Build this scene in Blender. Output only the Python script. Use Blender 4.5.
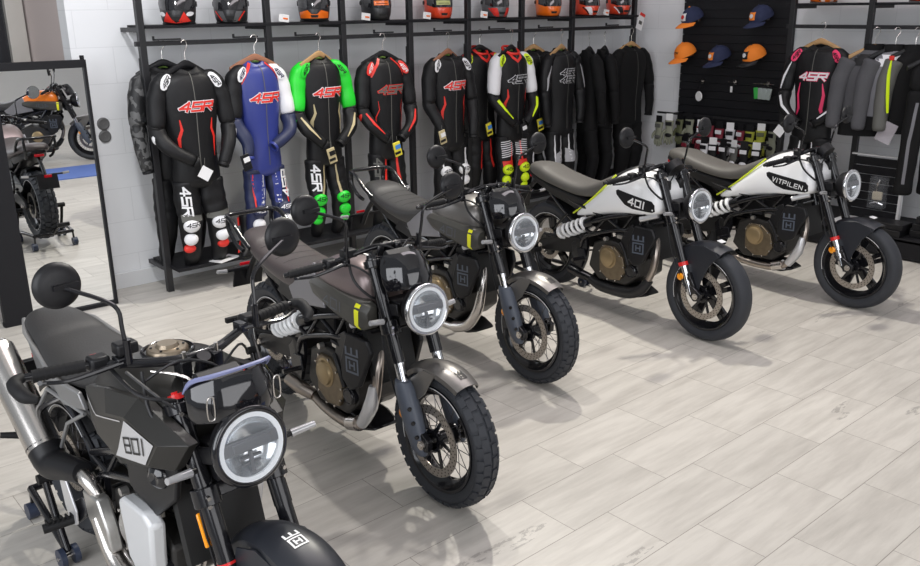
import bpy, bmesh, math, random
from mathutils import Vector, Matrix, Quaternion
from mathutils.bvhtree import BVHTree
for _o in list(bpy.data.objects):
    bpy.data.objects.remove(_o)
SC = bpy.context.scene
COL = SC.collection
PI = math.pi
V = Vector
random.seed(5)

# ---------------------------------------------------------------- camera
cam_data = bpy.data.cameras.new('camera')
cam = bpy.data.objects.new('camera', cam_data)
COL.objects.link(cam)
SC.camera = cam
F_PX, PITCH, ROLL, YAW, CAM_H = 871.66, 0.30625, -0.01062, 0.71652, 1.9914
cam_data.sensor_fit = 'HORIZONTAL'
cam_data.sensor_width = 36.0
cam_data.lens = F_PX / 920.0 * 36.0
cam_data.clip_start = 0.05
_fw = V((math.sin(YAW)*math.cos(PITCH), math.cos(YAW)*math.cos(PITCH), -math.sin(PITCH)))
_rt = V((math.cos(YAW), -math.sin(YAW), 0))
_up = _rt.cross(_fw)
_r2 = math.cos(ROLL)*_rt + math.sin(ROLL)*_up
_u2 = -math.sin(ROLL)*_rt + math.cos(ROLL)*_up
cam.matrix_world = Matrix(((_r2.x, _u2.x, -_fw.x, 0), (_r2.y, _u2.y, -_fw.y, 0), (_r2.z, _u2.z, -_fw.z, CAM_H), (0, 0, 0, 1)))

# ---------------------------------------------------------------- world, lights, exposure
SC.view_settings.view_transform = 'Standard'
SC.view_settings.look = 'None'
SC.view_settings.exposure = -0.13
SC.view_settings.gamma = 1.0
SC.view_settings.use_curve_mapping = False
world = bpy.data.worlds.new('daylight')
SC.world = world
world.use_nodes = True
_bg = world.node_tree.nodes['Background']
_bg.inputs[0].default_value = (0.90, 0.95, 1.0, 1)
_bg.inputs[1].default_value = 0.40

def area_light(name, loc, target, size, size_y, power, color=(1, 1, 1)):
    d = bpy.data.lights.new(name, 'AREA')
    d.shape = 'RECTANGLE'; d.size = size; d.size_y = size_y
    d.energy = power; d.color = color
    o = bpy.data.objects.new(name, d); COL.objects.link(o)
    o.location = loc
    o.rotation_euler = (V(target) - V(loc)).to_track_quat('-Z', 'Y').to_euler()
    return o

def spot_light(name, loc, target, angle, power, radius=0.06, blend=0.3, color=(1, 1, 1)):
    d = bpy.data.lights.new(name, 'SPOT')
    d.spot_size = math.radians(angle); d.spot_blend = blend
    d.energy = power; d.shadow_soft_size = radius; d.color = color
    o = bpy.data.objects.new(name, d); COL.objects.link(o)
    o.location = loc
    o.rotation_euler = (V(target) - V(loc)).to_track_quat('-Z', 'Y').to_euler()
    return o

# added soft fills from left, front and overhead, ceiling spotlights, added wall spot
area_light('added_room_fill', (-2.8, 1.5, 2.6), (2.2, 6.0, 1.0), 4.5, 3.2, 210, (0.93, 0.95, 1.0))  # soft fill added from the left to brighten wall and tanks, source unseen
area_light('added_room_fill', (3.0, -4.6, 2.5), (4.2, 4.5, 0.9), 9.0, 3.6, 300, (0.97, 0.97, 1.0))  # large fill added inside the solid front wall for front faces and suits
area_light('overhead_fill_light', (4.2, 2.6, 4.85), (4.2, 2.6, 0), 5.0, 1.0, 80, (1.0, 0.91, 0.96))  # soft overhead fill, added without a visible panel
spot_light('ceiling_or_fill_spot', (5.2, 4.9, 4.7), (3.2, 2.4, 0), 100, 670, 0.08, 0.5, (1.0, 0.96, 0.86))
spot_light('ceiling_or_fill_spot', (2.9, 4.4, 4.7), (1.6, 2.4, 0), 80, 300, 0.08, 0.6, (1.0, 0.97, 0.92))
spot_light('ceiling_or_fill_spot', (1.2, 3.6, 4.7), (2.3, 6.4, 1.2), 60, 400, 0.2, 0.9, (0.97, 0.98, 1.0))  # extra spot added only to brighten the left end of the back wall

# ---------------------------------------------------------------- materials
_mats = {}
def mat(name, col, rough=0.5, metal=0.0, coat=0.0, trans=0.0, emit=0.0, spec=0.5, alpha=1.0, noise=0.0, nscale=40, bump=0.0):
    key = name
    if key in _mats: return _mats[key]
    m = bpy.data.materials.new(name); m.use_nodes = True
    nt = m.node_tree; b = nt.nodes['Principled BSDF']
    b.inputs['Base Color'].default_value = (*col, 1)
    b.inputs['Roughness'].default_value = rough
    b.inputs['Metallic'].default_value = metal
    b.inputs['Coat Weight'].default_value = coat
    b.inputs['Coat Roughness'].default_value = 0.08
    b.inputs['Specular IOR Level'].default_value = spec
    b.inputs['Transmission Weight'].default_value = trans
    b.inputs['Alpha'].default_value = alpha
    if emit:
        b.inputs['Emission Color'].default_value = (*col, 1)
        b.inputs['Emission Strength'].default_value = emit
    if noise or bump:
        tc = nt.nodes.new('ShaderNodeTexCoord')
        n = nt.nodes.new('ShaderNodeTexNoise'); n.inputs['Scale'].default_value = nscale
        n.inputs['Detail'].default_value = 3
        nt.links.new(tc.outputs['Object'], n.inputs['Vector'])
        if noise:
            mx = nt.nodes.new('ShaderNodeMix'); mx.data_type = 'RGBA'
            mx.inputs['A'].default_value = (*[c*(1-noise) for c in col], 1)
            mx.inputs['B'].default_value = (*[min(1, c*(1+noise)) for c in col], 1)
            nt.links.new(n.outputs['Fac'], mx.inputs['Factor'])
            nt.links.new(mx.outputs['Result'], b.inputs['Base Color'])
        if bump:
            bp = nt.nodes.new('ShaderNodeBump'); bp.inputs['Strength'].default_value = bump
            bp.inputs['Distance'].default_value = 0.004
            nt.links.new(n.outputs['Fac'], bp.inputs['Height'])
            nt.links.new(bp.outputs['Normal'], b.inputs['Normal'])
    _mats[key] = m
    return m

BLK = mat('black_matte_plastic', (0.009, 0.009, 0.0105), 0.42, spec=0.35)
BLKS = mat('black_satin_metal', (0.009, 0.009, 0.011), 0.15)
BLKG = mat('black_gloss', (0.006, 0.006, 0.008), 0.06, coat=0.6)
DGR = mat('dark_grey_plastic', (0.045, 0.047, 0.052), 0.5)
GUN = mat('blue_grey_fork_guard', (0.075, 0.088, 0.115), 0.42)
FEND = mat('matte_black_fender', (0.017, 0.019, 0.025), 0.38)
GRAPH = mat('graphite_paint', (0.20, 0.19, 0.18), 0.35, 0.7)
GRAPH_PINKLIT = mat('graphite_paint_pink_lit', (0.25, 0.20, 0.195), 0.33, 0.6)  # brown tint puts pink lighting into the graphite colour
ALU = mat('cast_aluminium', (0.55, 0.54, 0.52), 0.35, 0.9, noise=0.15)
STEEL = mat('brushed_steel', (0.62, 0.59, 0.56), 0.25, 1.0)
CHROME = mat('chrome', (0.62, 0.63, 0.65), 0.07, 1.0)
TITAN = mat('heat_tinted_steel', (0.40, 0.35, 0.31), 0.3, 0.95)
BRZ = mat('bronze_engine_cover', (0.36, 0.27, 0.15), 0.38, 0.65)
RUB = mat('tyre_rubber', (0.026, 0.029, 0.036), 0.62, bump=0.3, nscale=90)
GRIP = mat('grip_rubber', (0.009, 0.009, 0.010), 0.65, spec=0.3)
WHITE = mat('white_paint', (0.91, 0.92, 0.93), 0.22, coat=0.4)
WPL = mat('white_plastic', (0.82, 0.82, 0.82), 0.4)
LIME = mat('lime_stripe', (0.72, 0.85, 0.04), 0.4)
YEL = mat('yellow_tab', (0.85, 0.85, 0.02), 0.4)
RED = mat('red_anodised', (0.70, 0.02, 0.02), 0.3)
ORG = mat('orange_reflector', (0.95, 0.33, 0.0), 0.2, coat=0.5)
SEATG = mat('grey_seat_vinyl', (0.098, 0.092, 0.083), 0.55, bump=0.25, nscale=160)
SEATK = mat('charcoal_seat_vinyl', (0.034, 0.033, 0.033), 0.50, bump=0.25, nscale=160)
SEAT_PINKLIT = mat('seat_vinyl_pink_lit', (0.062, 0.050, 0.050), 0.45, bump=0.25, nscale=160)  # brownish tint puts pink glare into the seat colour
DISC = mat('brake_disc_steel', (0.42, 0.38, 0.34), 0.35, 0.85)
HOLE = mat('dark_hole', (0.01, 0.01, 0.01), 0.8)
REFL = mat('lamp_reflector', (0.62, 0.65, 0.68), 0.16, 0.75)
DRL = mat('white_light_ring', (0.72, 0.75, 0.78), 0.25)
BAND = mat('lamp_centre_band', (0.10, 0.105, 0.115), 0.3)
GLASS = mat('clear_lens', (0.9, 0.95, 1.0), 0.03, trans=0.0, alpha=0.07, coat=0.6)
SILV = mat('silver_paint', (0.62, 0.62, 0.63), 0.3, 0.5)
LOGOG = mat('grey_emblem', (0.085, 0.10, 0.13), 0.4)
LOGOS = mat('silver_lettering', (0.72, 0.72, 0.74), 0.35)
LAV = mat('lavender_edge', (0.20, 0.22, 0.38), 0.35)
TAIL = mat('red_tail_lens', (0.60, 0.01, 0.02), 0.15)
SPOKE = mat('spoke_steel', (0.10, 0.10, 0.11), 0.3, 0.8)
DMAT801 = mat('matte_dark_paint_801', (0.024, 0.023, 0.021), 0.36, 0.3)
GREYFR = mat('grey_frame_paint', (0.28, 0.28, 0.28), 0.35, 0.4)
LEATHK = mat('black_leather', (0.007, 0.007, 0.008), 0.5, spec=0.3, bump=0.4, nscale=35)
TEXK = mat('black_textile', (0.006, 0.006, 0.0065), 0.8, spec=0.25, bump=0.4, nscale=30)
WOOD = mat('light_wood', (0.45, 0.27, 0.12), 0.5, noise=0.25, nscale=25)
WOODR = mat('red_brown_wood', (0.30, 0.13, 0.07), 0.5, noise=0.25, nscale=25)

mat('smoked_indicator', (0.45, 0.45, 0.46), 0.12, 0.4)
mat('radiator_core', (0.03, 0.03, 0.03), 0.6, 0.5)
mat('blue_black_roller', (0.03, 0.04, 0.07), 0.4)
mat('socket_grey', (0.10, 0.10, 0.10), 0.5)

# ---------------------------------------------------------------- mesh builder
def frame_of(d):
    d = d.normalized()
    a = V((0, 0, 1)) if abs(d.z) < 0.9 else V((1, 0, 0))
    x = d.cross(a).normalized()
    return x, d.cross(x).normalized(), d

class MB:
    def __init__(s):
        s.b = bmesh.new(); s.m = 0
    def face(s, vs):
        try:
            f = s.b.faces.new(vs); f.material_index = s.m; return f
        except ValueError:
            return None
    def verts(s, pts): return [s.b.verts.new(p) for p in pts]
    def box(s, c, d, rot=None):
        c = V(c); h = V(d)*0.5; R = rot if rot else Matrix.Identity(3)
        vs = s.verts([c + R @ V((sx*h.x, sy*h.y, sz*h.z)) for sx in (-1, 1) for sy in (-1, 1) for sz in (-1, 1)])
        for q in ((0, 1, 3, 2), (4, 6, 7, 5), (0, 4, 5, 1), (2, 3, 7, 6), (0, 2, 6, 4), (1, 5, 7, 3)):
            s.face([vs[i] for i in q])
        return s
    def bar(s, p0, p1, w, h):
        p0 = V(p0); p1 = V(p1); d = (p1-p0)
        x, y, z = frame_of(d)
        R = Matrix((x, y, z)).transposed()
        return s.box((p0+p1)/2, (w, h, d.length), R)
    def rings(s, rings, caps=True, closed=False):
        prev = None; first = None; all_ = []
        for r in rings:
            vs = s.verts(r); all_.append(vs)
        n = len(all_[0])
        rng = range(len(all_)) if closed else range(len(all_)-1)
        for k in rng:
            a = all_[k]; b = all_[(k+1) % len(all_)]
            for i in range(n):
                s.face((a[i], a[(i+1) % n], b[(i+1) % n], b[i]))
        if caps and not closed:
            s.face(all_[0][::-1]); s.face(all_[-1])
        return s
    def cyl(s, p0, p1, r0, r1=None, n=16):
        p0 = V(p0); p1 = V(p1); r1 = r0 if r1 is None else r1
        x, y, z = frame_of(p1-p0)
        rs = []
        for p, r in ((p0, r0), (p1, r1)):
            rs.append([p + (x*math.cos(2*PI*i/n) + y*math.sin(2*PI*i/n))*max(r, 1e-4) for i in range(n)])
        return s.rings(rs)
    def tube(s, pts, r, n=8, sub=4, caps=True):
        pts = [V(p) for p in pts]
        rad = r if isinstance(r, (list, tuple)) else [r]*len(pts)
        P = []; Rr = []
        if sub > 1 and len(pts) > 2:
            for i in range(len(pts)-1):
                p0 = pts[max(i-1, 0)]; p1 = pts[i]; p2 = pts[i+1]; p3 = pts[min(i+2, len(pts)-1)]
                for k in range(sub):
                    t = k/sub
                    P.append(0.5*((2*p1) + (p2-p0)*t + (2*p0-5*p1+4*p2-p3)*t*t + (-p0+3*p1-3*p2+p3)*t**3))
                    Rr.append(rad[i]*(1-t) + rad[i+1]*t)
            P.append(pts[-1]); Rr.append(rad[-1])
        else:
            P = pts; Rr = list(rad)
        rs = []; x = None
        for i, p in enumerate(P):
            t = (P[min(i+1, len(P)-1)] - P[max(i-1, 0)])
            if t.length < 1e-9: t = V((0, 0, 1))
            t.normalize()
            if x is None: x, y, _ = frame_of(t)
            x = (x - t*x.dot(t))
            if x.length < 1e-6: x, y, _ = frame_of(t)
            x.normalize(); y = t.cross(x)
            rs.append([p + (x*math.cos(2*PI*k/n) + y*math.sin(2*PI*k/n))*Rr[i] for k in range(n)])
        return s.rings(rs, caps)
    def lathe(s, prof, o, axis, n=24, closed=False, a0=0, a1=2*PI):
        # prof: (radius, height along axis)
        o = V(o); x, y, z = frame_of(V(axis))
        full = abs(a1-a0-2*PI) < 1e-6
        cols = []
        m = n if full else n+1
        for i in range(m):
            a = a0+(a1-a0)*i/n
            d = x*math.cos(a)+y*math.sin(a)
            cols.append(s.verts([o + d*max(r, 1e-4) + z*h for r, h in prof]))
        k = len(prof)
        for i in range(n):
            A = cols[i]; B = cols[(i+1) % m]
            for j in range(k if closed else k-1):
                s.face((A[j], A[(j+1) % k], B[(j+1) % k], B[j]))
        return s
    def torus(s, c, axis, R, r, n=28, k=8, a0=0, a1=2*PI):
        return s.lathe([(R + r*math.cos(2*PI*j/k), r*math.sin(2*PI*j/k)) for j in range(k)], c, axis, n, True, a0, a1)
    def plate(s, pts, t, nrm=None):
        # polygon (3d points, coplanar) extruded +-t/2 along normal
        pts = [V(p) for p in pts]
        if nrm is None:
            nrm = (pts[1]-pts[0]).cross(pts[2]-pts[1])
        nrm = V(nrm).normalized()*(t/2)
        a = s.verts([p+nrm for p in pts]); b = s.verts([p-nrm for p in pts])
        n = len(pts)
        s.face(a); s.face(b[::-1])
        for i in range(n):
            s.face((a[i], b[i], b[(i+1) % n], a[(i+1) % n]))
        return s
    def sphere(s, c, r, n=16, m=10, t0=0.0, t1=PI, rot=None):
        c = V(c); r = V(r) if not isinstance(r, (int, float)) else V((r, r, r))
        R = rot if rot else Matrix.Identity(3)
        rs = []
        for j in range(m+1):
            t = t0+(t1-t0)*j/m
            t = min(max(t, 0.02), PI-0.02)
            rs.append([c + R @ V((r.x*math.sin(t)*math.cos(2*PI*i/n), r.y*math.sin(t)*math.sin(2*PI*i/n), r.z*math.cos(t))) for i in range(n)])
        return s.rings(rs)
    def helix(s, p0, p1, R, r, turns, n=6, seg=14):
        p0 = V(p0); p1 = V(p1); x, y, z = frame_of(p1-p0); L = (p1-p0).length
        N = int(turns*seg)
        pts = [p0 + z*(L*i/N) + (x*math.cos(2*PI*turns*i/N)+y*math.sin(2*PI*turns*i/N))*R for i in range(N+1)]
        return s.tube(pts, r, n, 1)
    def mirror_y(s):
        g = bmesh.ops.duplicate(s.b, geom=s.b.verts[:]+s.b.edges[:]+s.b.faces[:])['geom']
        vs = [e for e in g if isinstance(e, bmesh.types.BMVert)]
        fs = [e for e in g if isinstance(e, bmesh.types.BMFace)]
        for v in vs: v.co.y = -v.co.y
        bmesh.ops.reverse_faces(s.b, faces=fs)
        return s
    def build(s, name, mats, parent=None, loc=None, bev=0.0, sub=0, smooth=38, recalc=True):
        b = s.b
        if recalc: bmesh.ops.recalc_face_normals(b, faces=b.faces[:])
        me = bpy.data.meshes.new(name)
        ang = math.radians(smooth)
        for f in b.faces: f.smooth = True
        for e in b.edges:
            if len(e.link_faces) == 2 and e.calc_face_angle(0) > ang and not sub: e.smooth = False
        b.to_mesh(me); b.free()
        for m in (mats if isinstance(mats, (list, tuple)) else [mats]): me.materials.append(m)
        o = bpy.data.objects.new(name, me); COL.objects.link(o)
        if parent is not None: o.parent = parent
        if loc is not None: o.location = loc
        if bev:
            md = o.modifiers.new('bevel', 'BEVEL'); md.width = bev; md.segments = 2
            md.limit_method = 'ANGLE'; md.angle_limit = math.radians(35); md.harden_normals = False
        if sub:
            md = o.modifiers.new('subdivision', 'SUBSURF'); md.levels = sub; md.render_levels = sub
        return o

def empty(name, loc=(0, 0, 0), rz=0.0):
    o = bpy.data.objects.new(name, None); COL.objects.link(o)
    o.location = loc; o.rotation_euler = (0, 0, rz); o.empty_display_size = 0.1
    return o
def tag(o, label, cat, group=None):
    o['label'] = label; o['category'] = cat
    if group: o['group'] = group
    return o
def struct(o):
    o['kind'] = 'structure'; return o
def copy_tree(o, parent=None):
    c = o.copy(); COL.objects.link(c)
    if parent is not None: c.parent = parent
    for ch in o.children: copy_tree(ch, c)
    return c

def lofted(mb, secs):
    # secs: (x, [(y,z),...]) half profile from the top centre to the bottom centre (y>=0), mirrored
    rs = []
    for x, hp in secs:
        ring = [V((x, y, z)) for y, z in hp]
        ring += [V((x, -y, z)) for y, z in hp[::-1] if y > 1e-6]
        rs.append(ring)
    return mb.rings(rs)

# ---------------------------------------------------------------- lettering
GL = {
 '0': [[(0, 0), (1, 0), (1, 1), (0, 1), (0, 0)]],
 '1': [[(.5, 0), (.5, 1)]],
 '4': [[(.75, 0), (.75, 1), (0, .3), (1, .3)]],
 '8': [[(0, 0), (1, 0), (1, 1), (0, 1), (0, 0)], [(0, .5), (1, .5)]],
 'S': [[(0, 0), (1, 0), (1, .5), (0, .5), (0, 1), (1, 1)]],
 'R': [[(0, 0), (0, 1), (1, 1), (1, .5), (0, .5)], [(.45, .5), (1, 0)]],
 'V': [[(0, 1), (.5, 0), (1, 1)]],
 'I': [[(.5, 0), (.5, 1)]],
 'T': [[(.5, 0), (.5, 1)], [(0, 1), (1, 1)]],
 'P': [[(0, 0), (0, 1), (1, 1), (1, .45), (0, .45)]],
 'L': [[(0, 1), (0, 0), (1, 0)]],
 'E': [[(1, 0), (0, 0), (0, 1), (1, 1)], [(0, .5), (.8, .5)]],
 'N': [[(0, 0), (0, 1), (1, 0), (1, 1)]],
 'K': [[(0, 0), (0, 1)], [(1, 1), (0, .45), (1, 0)]],
 'M': [[(0, 0), (0, 1), (.5, .4), (1, 1), (1, 0)]],
 'J': [[(0, .2), (0, 0), (1, 0), (1, 1)]],
}
WID = {'1': .35, 'I': .35}
def text_polys(txt, h, w=0.9, gap=0.35, th=0.16, slant=0.0):
    # quads for stroke lettering, centred on the origin; h = height
    polys = []; x0 = 0
    for ch in txt:
        cw = WID.get(ch, 1.0)*w
        for pl in GL.get(ch, []):
            for a, b in zip(pl, pl[1:]):
                k = WID.get(ch, None)
                def mp(p):
                    px = x0 + (cw*0.5 if k else p[0]*w); return V((px + slant*p[1], p[1]))
                A = mp(a); B = mp(b); d = (B-A)
                if d.length < 1e-6: continue
                d.normalize(); n = V((-d.y, d.x))*(th/2); e = d*(th/2)
                polys.append([A-e+n, A-e-n, B+e-n, B+e+n])
        x0 += cw + gap
    W = x0-gap
    return [[((p.x - W/2)*h, (p.y-.5)*h) for p in q] for q in polys], W*h

def emblem_polys(s):
    P = []
    def q(x0, y0, x1, y1): P.append([(x0*s, y0*s), (x1*s, y0*s), (x1*s, y1*s), (x0*s, y1*s)])
    # shield ring, H in the middle, three-pronged crown on top
    q(-.5, -.55, -.38, .30); q(.38, -.55, .5, .30); q(-.38, -.55, .38, -.44); q(-.38, .19, .38, .30)
    q(-.24, -.34, -.12, .10); q(.12, -.34, .24, .10); q(-.12, -.17, .12, -.06)
    q(-.52, .40, .52, .50)
    for x in (-.44, 0, .44): q(x-.07, .50, x+.07, .84)
    return P

def ellipse_poly(cx, cy, rx, ry, n=18, rot=0):
    c, s = math.cos(rot), math.sin(rot)
    return [(cx + rx*math.cos(t)*c - ry*math.sin(t)*s, cy + rx*math.cos(t)*s + ry*math.sin(t)*c) for t in [2*PI*i/n for i in range(n)]]

def strip_poly(pts, w):
    # ribbon along a 2D polyline with width(s) -> quads
    ws = w if isinstance(w, (list, tuple)) else [w]*len(pts)
    P = [V(p) for p in pts]; L = []; R = []
    for i, p in enumerate(P):
        d = (P[min(i+1, len(P)-1)] - P[max(i-1, 0)]).normalized()
        n = V((-d.y, d.x))*ws[i]/2
        L.append(p+n); R.append(p-n)
    return [[tuple(L[i]), tuple(L[i+1]), tuple(R[i+1]), tuple(R[i])] for i in range(len(P)-1)]

def bvh_of(objs):
    # one tree over the evaluated meshes, in the shared parent's space
    dg = bpy.context.evaluated_depsgraph_get()
    vs = []; fs = []
    for o in objs:
        ev = o.evaluated_get(dg); me = ev.to_mesh(); n0 = len(vs)
        mw = o.matrix_basis
        vs += [mw @ v.co for v in me.vertices]
        fs += [[n0+i for i in p.vertices] for p in me.polygons]
        ev.to_mesh_clear()
    return BVHTree.FromPolygons(vs, fs)

def decal(name, polys, o, u, v, tree, m, parent, off=0.002, step=0.02, maxd=0.6, start=0.4, build=True, mb=None, mi=0, lim=None):
    # polys drawn in the plane (o; u, v) and laid onto the surface found along u x v
    o = V(o); u = V(u).normalized(); v = V(v).normalized(); d = -u.cross(v)
    M = mb or MB(); b2 = bmesh.new()
    for p in polys:
        vs = [b2.verts.new((x, y, 0)) for x, y in p]
        try: b2.faces.new(vs)
        except ValueError: pass
    if step:
        xs = [w.co.x for w in b2.verts]; ys = [w.co.y for w in b2.verts]
        x = min(xs)+step
        while x < max(xs):
            bmesh.ops.bisect_plane(b2, geom=b2.verts[:]+b2.edges[:]+b2.faces[:], plane_co=(x, 0, 0), plane_no=(1, 0, 0)); x += step
        y = min(ys)+step
        while y < max(ys):
            bmesh.ops.bisect_plane(b2, geom=b2.verts[:]+b2.edges[:]+b2.faces[:], plane_co=(0, y, 0), plane_no=(0, 1, 0)); y += step
    b2.verts.index_update(); b2.verts.ensure_lookup_table()
    mp = {}
    for w in b2.verts:
        p = o + u*w.co.x + v*w.co.y
        q = None
        if tree:
            hit = tree.ray_cast(p - d*start, d, start+maxd)
            if hit[0] is not None and (lim is None or abs((hit[0]-p).dot(d)) < lim):
                nn = hit[1] if hit[1].dot(d) < 0 else -hit[1]
                q = hit[0] + nn*off
        else:
            q = p
        mp[w.index] = M.b.verts.new(q) if q is not None else None
    for f in b2.faces:
        vs = [mp[w.index] for w in f.verts]
        if None in vs: continue
        # skip faces that jump between surfaces
        es = max((vs[i].co-vs[(i+1) % len(vs)].co).length for i in range(len(vs)))
        if step and tree and es > 6*step+0.02: continue
        fc = M.b.faces.new(vs); fc.material_index = mi
        if fc.normal.length == 0: fc.normal_update()
        if fc.normal.dot(d) > 0: fc.normal_flip()
    b2.free()
    if not build: return M
    if not M.b.faces:
        M.b.free(); return None
    return M.build(name, m, parent, recalc=False)
# ================================================================= the room
def tile_material():
    m = bpy.data.materials.new('beige_stone_plank_tiles'); m.use_nodes = True
    nt = m.node_tree; N = nt.nodes; L = nt.links; b = N['Principled BSDF']
    tc = N.new('ShaderNodeTexCoord'); mp = N.new('ShaderNodeMapping')
    mp.inputs['Location'].default_value = (0.0, 0.0, 0)
    L.new(tc.outputs['Object'], mp.inputs['Vector'])
    sx = N.new('ShaderNodeSeparateXYZ'); L.new(mp.outputs['Vector'], sx.inputs[0])
    def math_(op, a, b_=None, c=None):
        n = N.new('ShaderNodeMath'); n.operation = op
        for i, q in enumerate((a, b_, c)):
            if q is None: continue
            if isinstance(q, (int, float)): n.inputs[i].default_value = q
            else: L.new(q, n.inputs[i])
        return n.outputs[0]
    # rows of 0.3 m along X, joints every 0.6 m, each row shifted
    yr = math_('DIVIDE', math_('SUBTRACT', 2.5768, sx.outputs['Y']), 0.3)
    row = math_('FLOOR', yr); fy = math_('FRACT', yr)
    sh = math_('MULTIPLY', row, 0.3333)
    xr = math_('ADD', math_('DIVIDE', math_('SUBTRACT', sx.outputs['X'], 2.7152), 0.6), math_('MULTIPLY', math_('MODULO', math_('ADD', row, 300.0), 3.0), -0.3333))
    col = math_('FLOOR', xr); fx = math_('FRACT', xr)
    ex = math_('MULTIPLY', math_('MINIMUM', fx, math_('SUBTRACT', 1.0, fx)), 0.6)
    ey = math_('MULTIPLY', math_('MINIMUM', fy, math_('SUBTRACT', 1.0, fy)), 0.3)
    e = math_('MINIMUM', ex, ey)
    g = math_('LESS_THAN', e, 0.0014)
    cmb = N.new('ShaderNodeCombineXYZ'); L.new(row, cmb.inputs[0]); L.new(col, cmb.inputs[1])
    wn = N.new('ShaderNodeTexWhiteNoise'); wn.noise_dimensions = '3D'; L.new(cmb.outputs[0], wn.inputs['Vector'])
    # streaky stone grain along the plank
    mp2 = N.new('ShaderNodeMapping'); mp2.inputs['Scale'].default_value = (2.2, 16, 1)
    av = N.new('ShaderNodeVectorMath'); av.operation = 'ADD'
    sc = N.new('ShaderNodeVectorMath'); sc.operation = 'SCALE'; sc.inputs['Scale'].default_value = 7.0
    L.new(wn.outputs['Color'], sc.inputs[0]); L.new(tc.outputs['Object'], av.inputs[0]); L.new(sc.outputs[0], av.inputs[1])
    L.new(av.outputs[0], mp2.inputs['Vector'])
    n1 = N.new('ShaderNodeTexNoise'); n1.inputs['Scale'].default_value = 1.0; n1.inputs['Detail'].default_value = 6; n1.inputs['Roughness'].default_value = 0.62
    L.new(mp2.outputs[0], n1.inputs['Vector'])
    r1 = N.new('ShaderNodeValToRGB'); cr = r1.color_ramp
    cr.elements[0].position = 0.30; cr.elements[0].color = (0.42, 0.395, 0.36, 1)
    cr.elements[1].position = 0.62; cr.elements[1].color = (0.545, 0.518, 0.475, 1)
    L.new(n1.outputs['Fac'], r1.inputs['Fac'])
    # dark veins on a few planks
    mp3 = N.new('ShaderNodeMapping'); mp3.inputs['Scale'].default_value = (14, 40, 1); L.new(av.outputs[0], mp3.inputs['Vector'])
    n2 = N.new('ShaderNodeTexNoise'); n2.inputs['Detail'].default_value = 8; n2.inputs['Roughness'].default_value = 0.7; n2.inputs['Scale'].default_value = 1.0; L.new(mp3.outputs[0], n2.inputs['Vector'])
    n3 = N.new('ShaderNodeTexNoise'); n3.inputs['Scale'].default_value = 1.0; n3.inputs['Detail'].default_value = 1
    mp4 = N.new('ShaderNodeMapping'); mp4.inputs['Scale'].default_value = (1.6, 9, 1); L.new(av.outputs[0], mp4.inputs['Vector']); L.new(mp4.outputs[0], n3.inputs['Vector'])
    k = math_('MULTIPLY', math_('GREATER_THAN', n3.outputs['Fac'], 0.66), math_('GREATER_THAN', n2.outputs['Fac'], 0.52))
    k = math_('MULTIPLY', k, math_('GREATER_THAN', wn.outputs['Value'], 0.72))
    k = math_('MULTIPLY', k, 0.45)
    m1 = N.new('ShaderNodeMix'); m1.data_type = 'RGBA'; L.new(k, m1.inputs['Factor']); L.new(r1.outputs['Color'], m1.inputs['A']); m1.inputs['B'].default_value = (0.16, 0.15, 0.14, 1)
    hv = N.new('ShaderNodeHueSaturation'); L.new(m1.outputs['Result'], hv.inputs['Color'])
    L.new(math_('ADD', 0.95, math_('MULTIPLY', wn.outputs['Value'], 0.10)), hv.inputs['Value'])
    m2 = N.new('ShaderNodeMix'); m2.data_type = 'RGBA'; L.new(g, m2.inputs['Factor']); L.new(hv.outputs['Color'], m2.inputs['A']); m2.inputs['B'].default_value = (0.22, 0.20, 0.18, 1)
    L.new(m2.outputs['Result'], b.inputs['Base Color'])
    b.inputs['Roughness'].default_value = 0.42; b.inputs['Specular IOR Level'].default_value = 0.35
    bp = N.new('ShaderNodeBump'); bp.inputs['Distance'].default_value = 0.002; bp.inputs['Strength'].default_value = 0.4
    L.new(math_('SUBTRACT', 1.0, g), bp.inputs['Height']); L.new(bp.outputs['Normal'], b.inputs['Normal'])
    return m

def block_wall_material(name, colr):
    m = bpy.data.materials.new(name); m.use_nodes = True
    nt = m.node_tree; N = nt.nodes; L = nt.links; b = N['Principled BSDF']
    tc = N.new('ShaderNodeTexCoord')
    sx = N.new('ShaderNodeSeparateXYZ'); L.new(tc.outputs['Object'], sx.inputs[0])
    ad = N.new('ShaderNodeMath'); ad.operation = 'ADD'; L.new(sx.outputs['X'], ad.inputs[0]); L.new(sx.outputs['Y'], ad.inputs[1])
    cb = N.new('ShaderNodeCombineXYZ'); L.new(ad.outputs[0], cb.inputs[0]); L.new(sx.outputs['Z'], cb.inputs[1])
    br = N.new('ShaderNodeTexBrick'); L.new(cb.outputs[0], br.inputs['Vector'])
    br.inputs['Scale'].default_value = 1.0; br.inputs['Brick Width'].default_value = 0.5; br.inputs['Row Height'].default_value = 0.25
    br.inputs['Mortar Size'].default_value = 0.003; br.inputs['Mortar Smooth'].default_value = 0.4
    br.inputs['Color1'].default_value = (*colr, 1); br.inputs['Color2'].default_value = (*[c*0.985 for c in colr], 1)
    br.inputs['Mortar'].default_value = (*[c*0.87 for c in colr], 1)
    L.new(br.outputs['Color'], b.inputs['Base Color']); b.inputs['Roughness'].default_value = 0.7
    bp = N.new('ShaderNodeBump'); bp.inputs['Distance'].default_value = 0.003; bp.inputs['Strength'].default_value = 0.25; bp.invert = True
    L.new(br.outputs['Fac'], bp.inputs['Height']); L.new(bp.outputs['Normal'], b.inputs['Normal'])
    return m

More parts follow.
